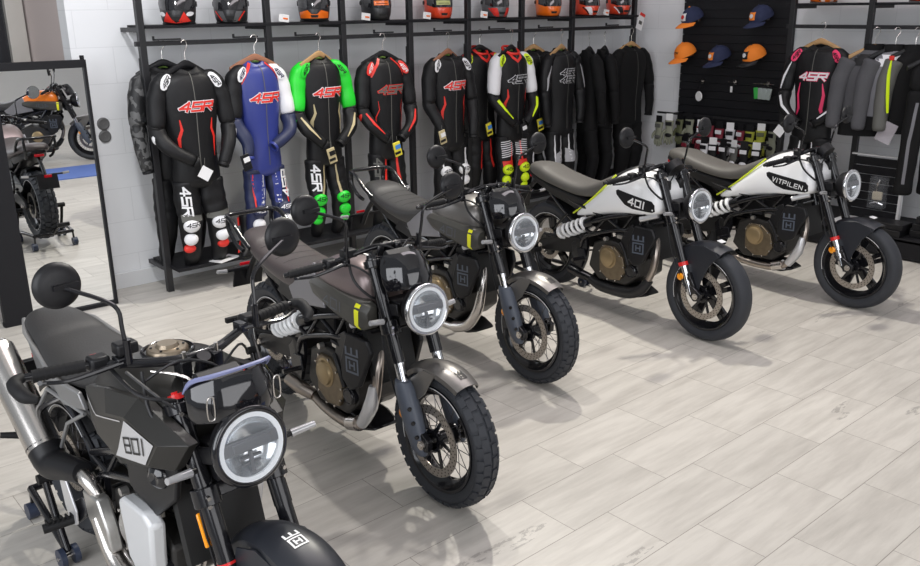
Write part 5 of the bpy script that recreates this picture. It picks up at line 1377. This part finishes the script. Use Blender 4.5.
ROW.append((7.64, 5.98, 1.57, 'light', dict(body=TEXK, logo=None, pose=1, w=1.14, len=1.02), 'bulky plain black textile suit with green neck lining, last on the back wall rack', 'light wooden hanger of the last plain black textile suit'))
for i, (x, y, z, hk, cfg, lab, hlab) in enumerate(ROW):
    s_ = suit((x, y, z), random.Random(i).uniform(-0.06, 0.06), lab, cfg, i)
    hanger((x, y, z+0.055), 0.25 if i % 2 else -0.1, hk, hlab)
# two narrow garments seen edge-on
for k, (x, rz, lab) in enumerate(((7.02, 1.15, 'narrow plain black garment hanging edge-on, left of its twin near the end of the rack'), (7.26, 1.05, 'narrow black garment hanging edge-on beside the last textile suit, grey glove at its side'))):
    s_ = suit((x, 6.02, 1.54), rz, lab, dict(body=TEXK, logo=None, pose=1, w=0.85, len=1.0, **({'tag': (S_GRY, 0.10, 0.14, CRDY)} if k else {})), 40+k)
    hanger((x, 6.02, 1.595), rz, 'black', ('black hanger of the left edge-on garment', 'black hanger of the right edge-on garment')[k])
# price tag hanging at the end of the bar
pt = tag(MB().box((0, 0, 0), (0.10, 0.003, 0.17), Matrix.Rotation(0.35, 3, 'Y')).build('price_tag', CARD, None, loc=(7.70, 5.92, 1.83)), 'white and red price tag hanging by the last suit under the shelf end', 'tag')
MB().box((0.028, -0.003, 0.068), (0.085, 0.003, 0.03), Matrix.Rotation(0.35, 3, 'Y')).build('red_band', S_RED, pt)
MB().box((-0.004, -0.003, -0.01), (0.05, 0.003, 0.035), Matrix.Rotation(0.35, 3, 'Y')).build('printed_block', S_GRY, pt)

# right wall rack clothes (chest towards -X)
RZ = -PI/2
suit((7.42, 3.78, 1.64), RZ, 'black leather suit with pink shoulder caps, pink flank stripes and white leg piping', dict(shoulder=S_PNK, shoulder_ink=BLK, logo=(S_WHT, S_PNK), torso_strip=S_PNK, torso_strip_pts=[(0.10, -0.30), (0.115, -0.40), (0.10, -0.52), (0.13, -0.62)], torso_strip_w=[0.006, 0.022, 0.028, 0.008], leg_strip=S_WHT, leg_strip_w=[0.008, 0.020, 0.024, 0.018], fore_strip=S_WHT, fore_w=[0.020, 0.020, 0.01], upper_strip=S_WHT, kneepad=(S_WHT, LEATHK, BLK), tag=('card', -0.16, 0.0), lining=LEATHK, knee=-1.08, end=-1.38, group='clothes on the right-hand rack'), 77)
hanger((7.42, 3.78, 1.70), RZ, 'light', 'light wooden hanger of the pink-trimmed suit')

def jacket(loc, rz, label, body, sleeve, yoke=None, length=0.62, trousers=False, w=1.0):
    t = tag(empty('trousers' if trousers else 'jacket', loc, rz), label, 'trousers' if trousers else 'jacket', 'clothes on the right-hand rack')
    if trousers:
        m = MB().rings([ring_at((0, 0, 0.0), 0.15, 0.05, 20), ring_at((0, 0, -0.10), 0.165, 0.07, 20), ring_at((0, 0, -0.26), 0.17, 0.08, 20)]).build('waist', body, t, sub=1)
        for s in (-1, 1):
            lg = limb([(s*0.075, 0, -0.20), (s*0.085, 0, -0.50), (s*0.095, 0, -0.85), (s*0.10, 0, -1.05)], [0.088, 0.085, 0.075, 0.078], 0.7).build('trouser_leg', body, t, sub=1)
            decal('side_stripe', strip_poly([(s*0.11, -0.30), (s*0.13, -0.60), (s*0.13, -0.95)], 0.022), (0, -0.5, 0), (1, 0, 0), (0, 0, 1), bvh_of([lg]), sleeve, lg, 0.003)
        return t
    rs = []
    for z, a, b, yo in ((0.05, 0.075, 0.055, 0.01), (0.0, 0.10, 0.065, 0.01), (-0.03, 0.17, 0.075, 0), (-0.09, 0.205, 0.088, 0), (-0.25, 0.205, 0.10, 0), (-0.45, 0.20, 0.10, 0), (-length, 0.205, 0.10, 0), (-length-0.01, 0.19, 0.09, 0)):
        rs.append(ring_at((0, yo, z), a*w, b, 26))
    tor = MB().rings(rs).build('jacket_body', body, t, sub=1)
    rs = [ring_at((0, 0, -length+0.10), 0.208*w, 0.103, 26), ring_at((0, 0, -length-0.012), 0.210*w, 0.105, 26)]
    MB().rings(rs).build('hem_band', TEXK, tor)
    for s in (-1, 1):
        limb([(s*0.17*w, 0, -0.05), (s*0.235*w, 0, -0.22), (s*0.255*w, -0.01, -0.42), (s*0.265*w, -0.03, -0.62)], [0.085, 0.075, 0.065, 0.052], 0.85).build('sleeve', sleeve, t, sub=1)
    MB().rings([ring_at((0, 0.01, 0.07), 0.078, 0.056, 22), ring_at((0, 0.01, -0.005), 0.092, 0.062, 22)], caps=False).build('collar', TEXK, tor)
    if yoke:
        decal('shoulder_yoke', [[(-0.19*w, -0.01), (0.19*w, -0.01), (0.19*w, -0.10), (-0.19*w, -0.10)]], (0, -0.5, 0), (1, 0, 0), (0, 0, 1), bvh_of([tor]), yoke, tor, 0.003)
    decal('front_zip', strip_poly([(0, -0.02), (0, -length)], 0.012), (0, -0.5, 0), (1, 0, 0), (0, 0, 1), bvh_of([tor]), TEXK, tor, 0.003)
    return t
jacket((7.45, 3.33, 1.60), RZ+0.6, 'grey mesh jacket with black hem, leftmost of the jackets on the right-hand rack', S_MESH, S_MESH, LEATHK, 0.66)
jacket((7.46, 3.17, 1.60), RZ+0.75, 'light grey mesh jacket with white collar stripe and hanging lime lanyard', S_LGT, S_MESH, S_WHT, 0.60, w=0.85)
jacket((7.50, 3.03, 1.60), RZ+0.8, 'dark jacket behind the lime lanyard on the right-hand rack', TEXK, S_GRY, None, 0.62, w=0.8)
jacket((7.40, 2.84, 1.54), RZ+0.9, 'black trousers with light side stripes at the right edge of the rack', TEXK, S_LGT, None, trousers=True)
hanger((7.45, 3.33, 1.66), RZ+0.6, 'light', 'light wooden hanger of the grey mesh jacket')
hanger((7.46, 3.17, 1.66), RZ+0.75, 'black', 'black hanger of the light grey mesh jacket')
hanger((7.50, 3.03, 1.66), RZ+0.8, 'black', 'black hanger of the dark jacket')
hanger((7.40, 2.84, 1.60), RZ+0.9, 'black', 'black hanger of the black trousers')
ly = tag(empty('lanyard', (7.33, 3.13, 1.56)), 'lime yellow lanyard hanging down the light grey jacket', 'lanyard')
MB().tube([(0, 0, 0), (-0.02, 0.0, -0.12), (-0.025, -0.015, -0.28), (-0.02, -0.03, -0.42)], [0.006, 0.014, 0.014, 0.010], 6).build('strap', S_FLU, ly)
MB().box((0, 0, 0.01), (0.025, 0.035, 0.035)).build('red_clip', S_RED, ly, bev=0.005)
ps = tag(MB().box((0, 0, 0), (0.012, 0.13, 0.17), Matrix.Rotation(0.35, 3, 'X')).build('plastic_sleeve', POLY, None, loc=(7.34, 3.10, 0.98)), 'clear plastic product sleeve hanging below the grey jackets', 'packet')

# ================================================================= helmets
def helmet(loc, rz, label, shell, chin, visor, style=0, accent=None, group='helmets on the upper shelf'):
    t = tag(empty('helmet', loc, rz), label, 'helmet', group)
    rs = []
    # z from base, face towards -Y
    prof = [(0.0, 0.100, 0.115, 0.010), (0.012, 0.112, 0.130, 0.0), (0.06, 0.120, 0.145, -0.008), (0.11, 0.125, 0.148, -0.004), (0.16, 0.126, 0.145, 0.0), (0.20, 0.116, 0.132, 0.004), (0.235, 0.088, 0.100, 0.006), (0.255, 0.045, 0.052, 0.008), (0.259, 0.01, 0.012, 0.008)]
    for z, a, b, yo in prof:
        ring = []
        for i in range(36):
            th = 2*PI*i/36; x = a*math.cos(th); y = b*math.sin(th)+yo
            if y < 0 and z < 0.12:     # chin bar pushed forward and narrowed
                f = max(0, -math.sin(th))**2 * (1-z/0.12*0.5)
                y -= 0.030*f; x *= 1-0.12*f
            ring.append(V((x, y, z)))
        rs.append(ring)
    sh = MB().rings(rs).build('shell', shell, t, sub=1)
    tr = bvh_of([sh]); X = (1, 0, 0); Z = (0, 0, 1)
    def dec(n, P, m, off, par=sh, step=0.025): return decal(n, P, (0, -0.4, 0), X, Z, tr, m, par, off, step, maxd=0.6)
    vz0, vz1 = (0.095, 0.20)
    dec('visor', [[(-0.117, vz0+0.02), (-0.08, vz0), (0.08, vz0), (0.117, vz0+0.02), (0.117, vz1-0.01), (0.07, vz1), (-0.07, vz1), (-0.117, vz1-0.01)]], visor, 0.004)
    if chin:
        if style == 0:
            dec('chin_panel', [[(-0.105, 0.025), (0.105, 0.025), (0.108, 0.07), (0.05, 0.085), (0.02, 0.055), (-0.02, 0.055), (-0.05, 0.085), (-0.108, 0.07)]], chin, 0.003)
        elif style == 1:
            for s in (-1, 1):
                dec('chin_panel', [[(0.0, 0.010), (s*0.09, 0.020), (s*0.055, 0.085), (s*0.03, 0.040)]], chin, 0.003)
        elif style == 2:
            for s in (-1, 1):
                dec('chin_panel', [[(s*0.02, 0.012), (s*0.045, 0.012), (s*0.09, 0.085), (s*0.045, 0.085)]], chin, 0.003)
                dec('chin_stripe', strip_poly([(s*0.055, 0.02), (s*0.10, 0.085)], 0.008), accent or S_RED, 0.004)
    dec('chin_vent', [[(-0.022, 0.032), (0.022, 0.032), (0.028, 0.050), (-0.028, 0.050)]], HOLE, 0.006)
    if accent and style == 1:
        for s in (-1, 1):
            dec('cheek_sticker', [ellipse_poly(s*0.088, 0.070, 0.022, 0.014, 14, s*0.3)], accent, 0.005)
    if style == 3:
        dec('visor_sticker', [[(-0.06, 0.115), (0.06, 0.115), (0.06, 0.150), (-0.06, 0.150)]], accent or CARD, 0.006)
        dec('sticker_print', [[(x, y+0.133) for x, y in q] for q in text_polys('VISK', 0.014)[0]] if False else [[(-0.045, 0.125), (0.045, 0.125), (0.045, 0.129), (-0.045, 0.129)]], BLK, 0.0075)
    MB().torus((0, 0.005, 0.006), (0, 0, 1), 0.108, 0.007, 36, 6).build('base_trim', BLK, sh)
    MB().cyl((-0.130, 0.02, 0.135), (-0.118, 0.02, 0.135), 0.018).build('visor_pivot', BLK, sh)
    MB().cyl((0.118, 0.02, 0.135), (0.130, 0.02, 0.135), 0.018).build('visor_pivot', BLK, sh)
    return t
HZ = 1.898
VIS = mat('smoked_visor', (0.012, 0.012, 0.014), 0.08, coat=0.7)
SH_B = mat('matte_black_shell', (0.020, 0.020, 0.022), 0.35)
SH_O = mat('orange_shell', (0.85, 0.16, 0.01), 0.3, coat=0.4)
SH_R = mat('red_orange_shell', (0.72, 0.06, 0.02), 0.3, coat=0.4)
SH_G = mat('grey_print_shell', (0.10, 0.10, 0.105), 0.35)
STK = mat('olive_sticker', (0.45, 0.47, 0.18), 0.5)
hs = [(178, 0.0, 'black helmet with orange chin triangles and white cheek stickers, leftmost on the shelf', SH_B, S_RED, VIS, 1, S_WHT),
 (231, 0.0, 'black helmet with grey chin panels edged in red, second on the shelf', SH_B, SH_G, VIS, 2, S_RED),
 (314, 0.0, 'orange and black helmet with white sticker on its visor', SH_B, SH_O, VIS, 0, None),
 (376, 0.25, 'matte black helmet with small orange sticker on the visor', SH_B, None, VIS, 3, SH_O),
 (438, 0.2, 'red and black helmet with olive sticker on the visor', SH_R, BLK, VIS, 3, STK),
 (495, 0.2, 'dark grey printed helmet with red side, right of the olive-stickered one', SH_G, S_RED, VIS, 2, S_RED),
 (548, 0.1, 'bright orange helmet with clear film on its visor', SH_O, None, VIS, 0, None),
 (586, 0.3, 'red, white and black helmet left of the last one', SH_R, S_WHT, VIS, 2, BLK),
 (618, 0.2, 'red and black helmet at the right end of the shelf', SH_R, BLK, VIS, 2, S_WHT)]
for px, r, lab, a, b, c, st, ac in hs:
    helmet((sx(px, 10, 6.16), 6.16, HZ), -0.55+r, lab, a, b, c, st, ac)
for px, lab in ((284, 'folded white price card left of the orange and black helmet'), (366, 'small white price card by the matte black helmet'), (427, 'white price card leaning on the red helmet with olive sticker'), (484, 'white price card in front of the dark grey printed helmet'), (606, 'white price card between the two last helmets')):
    c = tag(MB().box((0, 0, 0.030), (0.085, 0.003, 0.055), Matrix.Rotation(0.12, 3, 'Y')).build('price_card', CARD, None, loc=(sx(px, 20, 6.04), 6.04, HZ), bev=0), lab, 'card', 'price cards on the helmet shelf')
    MB().box((0.012, -0.003, 0.026), (0.04, 0.003, 0.012), Matrix.Rotation(0.12, 3, 'Y')).build('orange_print', SH_O, c)
for y, lab, a in ((3.95, 'orange and white helmet left on the right-hand shelf, cut by the picture top', SH_O), (3.10, 'red helmet on the right-hand shelf above the jackets', SH_R), (2.75, 'red and grey helmet at the right end of the right-hand shelf', SH_R)):
    helmet((7.72, y, 1.998), -0.9, lab, a, S_WHT, VIS, 2, BLK, 'helmets on the right-hand shelf')

# ================================================================= slatwall goods
def cap(loc, rz, label, crown, brim, front=None, pitch=-0.35):
    t = tag(empty('cap', loc, rz), label, 'cap', 'caps on the black panel'); t.scale = (1.25, 1.25, 1.25)
    Rm = Matrix.Rotation(pitch, 3, 'X')
    c = MB().sphere((0, 0, 0), (0.082, 0.095, 0.095), 24, 8, 0.0, PI*0.52, Rm).build('crown', crown, t)
    MB().sphere(Rm @ V((0, 0, 0.096)), 0.008, 10, 6).build('top_button', brim, c)
    b = MB(); rs = []
    for i in range(9):
        u = -1+2*i/8
        x = 0.078*u
        y0 = -0.095*math.sqrt(max(0, 1-(x/0.084)**2)); y1 = y0-0.070*math.sqrt(max(0.02, 1-u*u*0.9))
        z = -0.020*u*u
        rs.append([Rm @ V((x, y0+0.004, z+0.003)), Rm @ V((x, (y0+y1)/2, z-0.004+0.003)), Rm @ V((x, y1, z-0.012+0.003)), Rm @ V((x, y1, z-0.016)), Rm @ V((x, (y0+y1)/2, z-0.008)), Rm @ V((x, y0+0.004, z-0.003))])
    b.rings(rs).build('brim', brim, t)
    if front == 'ktm':
        tr = bvh_of([c]); u = V((1, 0, 0)); v = Rm @ V((0, 0, 1))
        decal('front_lettering', [[(x, y+0.042) for x, y in q] for q in text_polys('KTM', 0.014, 1.0, 0.25, 0.24, 0.25)[0]], Rm @ V((0, -0.4, 0)), u, v, tr, BLK, c, 0.002, 0.012)
    elif front:
        tr = bvh_of([c]); u = V((1, 0, 0)); v = Rm @ V((0, 0, 1))
        o = Rm @ V((0, -0.4, 0.0))
        decal('front_patch', [[(-0.032, 0.018), (0.032, 0.018), (0.032, 0.068), (-0.032, 0.068)]], o, u, v, tr, front[0], c, 0.002, 0.012)
        decal('patch_print', [ellipse_poly(0, 0.045, 0.020, 0.014)], o, u, v, tr, front[1], c, 0.004, 0.012)
    return t
NAVC = mat('navy_cotton', (0.015, 0.022, 0.065), 0.8)
ORC = mat('orange_cotton', (0.90, 0.24, 0.02), 0.75)
WX = 7.985
def hookbar(y, z, L=0.12):
    h = tag(empty('display_hook', (7.985, y, z)), 'metal display hook on the black panel, ' + HOOKL.pop(0), 'hook', 'display hooks on the slatwall')
    MB().cyl((0.0, 0, 0), (-L, 0, 0.012), 0.004, n=8).build('prong', STEEL, h)
    MB().box((0.0, 0, 0.0), (0.008, 0.03, 0.05)).build('back_plate', STEEL, h)
    return h
caps = [(7.86, 5.39, 1.86, 'navy cap with orange brim in the top row', NAVC, ORC, (CARD, S_RED)),
        (7.86, 4.62, 1.87, 'navy cap with red and white front patch, right end of the top row', NAVC, NAVC, (ORC, CARD)),
        (7.86, 5.45, 1.51, 'all-orange cap hanging on the black panel', ORC, ORC, 'ktm'),
        (7.86, 5.04, 1.49, 'navy cap in the middle of the lower row of caps', NAVC, NAVC, (ORC, CARD)),
        (7.86, 4.66, 1.51, 'orange and black cap at the right of the lower row', ORC, BLK, (BLK, CARD))]
for x, y, z, lab, a, b, f in caps:
    cap((x, y, z), -PI/2-0.40, lab, a, b, f, 0.40)
HOOKL = ['holding the round white pendant', 'holding a small white tag', 'holding the green and clear packets', 'behind the orange-brimmed cap', 'behind the patched navy cap in the top row', 'behind the all-orange cap', 'behind the middle navy cap', 'behind the orange and black cap']
for y, z in ((5.30, 1.235), (4.92, 1.245), (4.56, 1.245)): hookbar(y, z)
hb3 = [o for o in COL.objects if o.name.startswith('display_hook')][-1]
MB().box((-0.09, 0, 0.008), (0.006, 0.21, 0.006)).build('cross_bar', STEEL, hb3)
for y, z in ((5.39, 1.86), (4.62, 1.87), (5.45, 1.51), (5.04, 1.49), (4.66, 1.51)): hookbar(y, z, 0.15)
pk = tag(empty('pendant', (7.90, 5.28, 1.23)), 'round white pendant hanging from the left hook of the black panel', 'pendant')
MB().lathe([(0.001, 0.008), (0.045, 0.008), (0.052, 0.0), (0.045, -0.008), (0.001, -0.008)], (0, 0, -0.14), (-1, 0.3, 0), 24).build('disc', WPL, pk)
MB().tube([(0, 0, 0.0), (0, 0.01, -0.09)], 0.003, 6, 1).build('cord', BLK, pk)
pk = tag(empty('key_tag', (7.92, 4.92, 1.235)), 'small white tag on the middle hook of the black panel', 'tag')
MB().box((0, 0, -0.055), (0.01, 0.025, 0.06)).build('card', CARD, pk, bev=0.003)
MB().tube([(0, 0, 0.0), (0, 0, -0.03)], 0.003, 6, 1).build('cord', BLK, pk)
GRNP = mat('green_packet', (0.05, 0.45, 0.08), 0.35)
CLRP = mat('clear_packet', (0.42, 0.48, 0.46), 0.15, 0.2)
for k, (dy, m_, lab) in enumerate(((0.07, GRNP, 'green packet hanging on the right hook of the black panel'), (0.02, CLRP, 'clear packet next to the green packet on the hook'), (-0.03, CLRP, 'clear packet in the middle of the right hook'), (-0.08, CLRP, 'clear packet at the far right of the right hook'))):
    q = tag(empty('packet', (7.90-0.01*k, 4.56+dy, 1.237)), lab, 'packet', 'packets on the right hook')
    MB().box((0, 0, -0.075), (0.02, 0.048, 0.11), Matrix.Rotation(0.1*(k-1.5), 3, 'X')).build('pouch', m_, q, bev=0.006)
    MB().box((-0.002, 0, -0.015), (0.006, 0.045, 0.03)).build('header_card', BLK, q)

def glove(loc, rz, label, body, back, card):
    t = tag(empty('glove', loc, rz), label, 'glove', 'gloves hanging below the black panel')
    # fingers down, back of the hand towards -Y
    rs = [ring_at((0, 0, z), a, b, 14) for z, a, b in ((0.0, 0.052, 0.026), (-0.05, 0.045, 0.024), (-0.09, 0.040, 0.022), (-0.13, 0.050, 0.024), (-0.175, 0.052, 0.022), (-0.185, 0.046, 0.018))]
    h = MB().rings(rs)
    for k, (x, L) in enumerate(((-0.036, 0.062), (-0.013, 0.078), (0.011, 0.074), (0.034, 0.058))):
        h.tube([(x, 0, -0.165), (x*1.1, -0.008, -0.18-L*0.5), (x*1.15, 0.004, -0.18-L)], [0.013, 0.0125, 0.009], 10, 3)
    h.tube([(-0.040, -0.004, -0.10), (-0.066, -0.012, -0.14), (-0.070, -0.012, -0.18)], [0.016, 0.014, 0.010], 10, 3)
    hh = h.build('glove_body', body, t)
    MB().sphere((0, -0.020, -0.155), (0.038, 0.014, 0.022), 12, 8).build('knuckle_guard', back, hh)
    MB().box((0, -0.027, -0.035), (0.07, 0.008, 0.04)).build('cuff_strap', back, hh, bev=0.003)
    MB().box((0, -0.006, 0.035), (0.075, 0.004, 0.07)).build('header_card', card, t, bev=0)
    return t
GMAT = {'k': LEATHK, 'o': mat('olive_leather', (0.10, 0.11, 0.05), 0.6), 'r': mat('dark_red_leather', (0.20, 0.015, 0.03), 0.5), 'g': S_GRY, 'y': mat('yellow_green_fabric', (0.42, 0.44, 0.05), 0.6), 'w': S_WHT, 'l': mat('light_olive_fabric', (0.26, 0.27, 0.20), 0.6)}
gl = [(5.68, 0.80, 'l', 'g', 'leftmost, light olive on the upper glove row'), (5.55, 0.83, 'l', 'k', 'second from the left, olive with black knuckles'), (5.42, 0.85, 'o', 'k', 'third from the left, dark olive'), (5.30, 0.86, 'l', 'k', 'fourth from the left, light olive with black strap'),
      (5.16, 0.80, 'r', 'w', 'dark red with white knuckles, left of the red group'), (5.05, 0.82, 'r', 'k', 'dark red with black knuckles'), (4.94, 0.80, 'r', 'w', 'dark red with white strap, right of the red group'), (4.82, 0.80, 'w', 'k', 'white-backed, in the centre'),
      (4.70, 0.80, 'r', 'w', 'red and white, right of centre'), (4.60, 0.80, 'y', 'k', 'yellow-green with black knuckles'), (4.48, 0.82, 'y', 'o', 'yellow-green with olive knuckles'), (4.36, 0.82, 'l', 'k', 'rightmost, pale olive')]
gb = tag(empty('glove_rail', (7.83, 5.02, 0.90)), 'black rail with two bars carrying the rows of gloves', 'rail')
MB().box((0, 0, 0), (0.02, 1.42, 0.02)).build('upper_bar', RACK, gb)
MB().box((-0.16, -0.2, -0.19), (0.02, 1.0, 0.02)).build('lower_bar', RACK, gb)
for y in (-0.5, 0.5):
    MB().box((0.08, y, 0), (0.15, 0.02, 0.02)).build('rail_arm', RACK, gb)
for y in (-0.6, 0.2):
    MB().box((0.0, y, -0.19), (0.33, 0.02, 0.02)).build('rail_arm', RACK, gb)
for k, (y, z, b, kn, lab) in enumerate(gl):
    glove((7.80, y, z), -PI/2+0.3*math.sin(k*2.1), 'hanging glove, ' + lab, GMAT[b], GMAT[kn], CARD if k % 3 == 1 else BLK)
for k, (y, b, kn, lab) in enumerate(((5.00, 'w', 'k', 'white in front of the red group'), (4.90, 'k', 'w', 'black with white strap below the red group'), (4.78, 'k', 'w', 'black with white knuckles, lower row centre'), (4.66, 'g', 'w', 'grey, lower row right of centre'), (4.55, 'k', 'w', 'black with white strap, lower row'), (4.42, 'k', 'w', 'black with white strap, right end of the lower row'), (4.80+0.42, 'g', 'r', 'grey with red knuckles, left end of the lower row'))):
    glove((7.64, y, 0.66), -PI/2+0.3*math.sin(k*1.7), 'hanging glove, ' + lab, GMAT[b], GMAT[kn], CARD if k % 2 else BLK)

# ================================================================= things on the low shelves
def boot(loc, rz, label, body, acc):
    t = tag(empty('boot', loc, rz), label, 'boot', 'boots on the low shelf')
    rs = []
    for z, cx, a, b in ((0.0, 0.05, 0.135, 0.048), (0.03, 0.05, 0.138, 0.050), (0.07, 0.03, 0.115, 0.048), (0.11, -0.02, 0.075, 0.045), (0.18, -0.045, 0.055, 0.045), (0.26, -0.05, 0.060, 0.052), (0.32, -0.05, 0.064, 0.056)):
        rs.append(ring_at((cx, 0, z), a, b, 20))
    b_ = MB().rings(rs).build('boot_body', body, t, sub=1)
    MB().rings([ring_at((0.05, 0, 0), 0.142, 0.053, 20), ring_at((0.05, 0, 0.018), 0.142, 0.053, 20)]).build('sole', GRIP, b_)
    MB().plate([(-0.09, -0.052, 0.20), (0.0, -0.052, 0.22), (0.0, -0.052, 0.28), (-0.09, -0.052, 0.28)], 0.012, (0, 1, 0)).build('accent_panel', acc, b_)
    MB().plate([(0.0, -0.047, 0.03), (0.12, -0.047, 0.04), (0.06, -0.047, 0.08), (0.0, -0.047, 0.10)], 0.012, (0, 1, 0)).build('accent_panel', acc, b_)
    return t
SHF = 0.203
boot((3.02, 5.95, SHF), -2.2, 'black and red boot on the low shelf beside the white-kneed suit', LEATHK, S_RED)
boot((3.16, 6.05, SHF), -2.0, 'black boot with orange-red panel, right of the first boot on the low shelf', LEATHK, mat('boot_orange', (0.85, 0.15, 0.02), 0.4))
lf = tag(MB().box((0, 0, 0.002), (0.22, 0.12, 0.004), Matrix.Rotation(0.4, 3, 'Z')).build('leaflet', CARD, None, loc=(2.82, 5.93, SHF)), 'white printed leaflet lying on the low shelf under the first suits', 'leaflet')
MB().box((0.0, 0.0, 0.005), (0.12, 0.03, 0.001), Matrix.Rotation(0.4, 3, 'Z')).build('print', S_GRY, lf)
# framed display and boxes on the right-hand shelf
dp = tag(empty('display_case', (7.56, 3.22, 0.185), 0), 'black slatted display board with pale frame on the right-hand shelf', 'display')
for k in range(7): MB().box((0.0, 0, 0.06+k*0.075), (0.02, 0.42, 0.068)).build('back_board_slat', BOARD, dp, bev=0.002)
MB().box((-0.01, -0.225, 0.28), (0.05, 0.02, 0.56)).build('side_frame', WPL, dp)
MB().box((-0.14, 0, 0.008), (0.30, 0.46, 0.016)).build('base', WPL, dp, bev=0.003)
MB().box((0, 0, 0.565), (0.04, 0.46, 0.012)).build('top_frame', WPL, dp)
dv = tag(empty('intercom_unit', (7.50, 3.17, 0.42)), 'small pale headset unit in clear packaging on the slatted display board', 'headset')
MB().box((0, 0, 0), (0.03, 0.085, 0.075)).build('device', mat('pale_gold_plastic', (0.60, 0.54, 0.42), 0.35), dv, bev=0.012)
MB().tube([(0.0, 0.02, 0.03), (-0.02, 0.0, 0.10), (-0.01, -0.01, 0.14)], 0.008, 8).build('antenna', STEEL, dv)
MB().tube([(0.0, 0.05, -0.07), (-0.03, 0.0, -0.05), (0.0, -0.05, -0.07)], 0.010, 8).build('bracket', CHROME, dv)
MB().box((0.005, 0, 0.03), (0.07, 0.13, 0.27)).build('blister_pack', GLASS, dv)
bx = [((7.26, 3.02, 0.195), (0.20, 0.42, 0.050), 'flat black box on the right-hand low shelf, bottom of the front stack'), ((7.27, 3.00, 0.247), (0.19, 0.40, 0.045), 'flat black box, top of the front stack on the low shelf'), ((7.36, 2.62, 0.195), (0.22, 0.30, 0.055), 'flat black box at the right end of the low shelf, bottom of its stack'), ((7.37, 2.63, 0.252), (0.20, 0.27, 0.050), 'flat black box in the middle of the right-end stack'), ((7.38, 2.64, 0.304), (0.18, 0.22, 0.055), 'small black box with a handle, topmost at the right end')]
for k, (c, d, lab) in enumerate(bx):
    b_ = tag(empty('box', (c[0], c[1], c[2]-0.018)), lab, 'box', 'flat boxes on the low shelf')
    MB().box((0, 0, d[2]/2), d).build('carton', BLK, b_, bev=0.003)
    MB().box((-d[0]/2-0.002, 0.03, d[2]*0.5), (0.003, 0.03, 0.008)).build('label_sticker', CARD, b_)
    if k == 4: MB().torus((0, 0, 0.062), (0, 1, 0), 0.022, 0.004, 20, 6, 0, PI*2).build('handle', BLKS, b_)
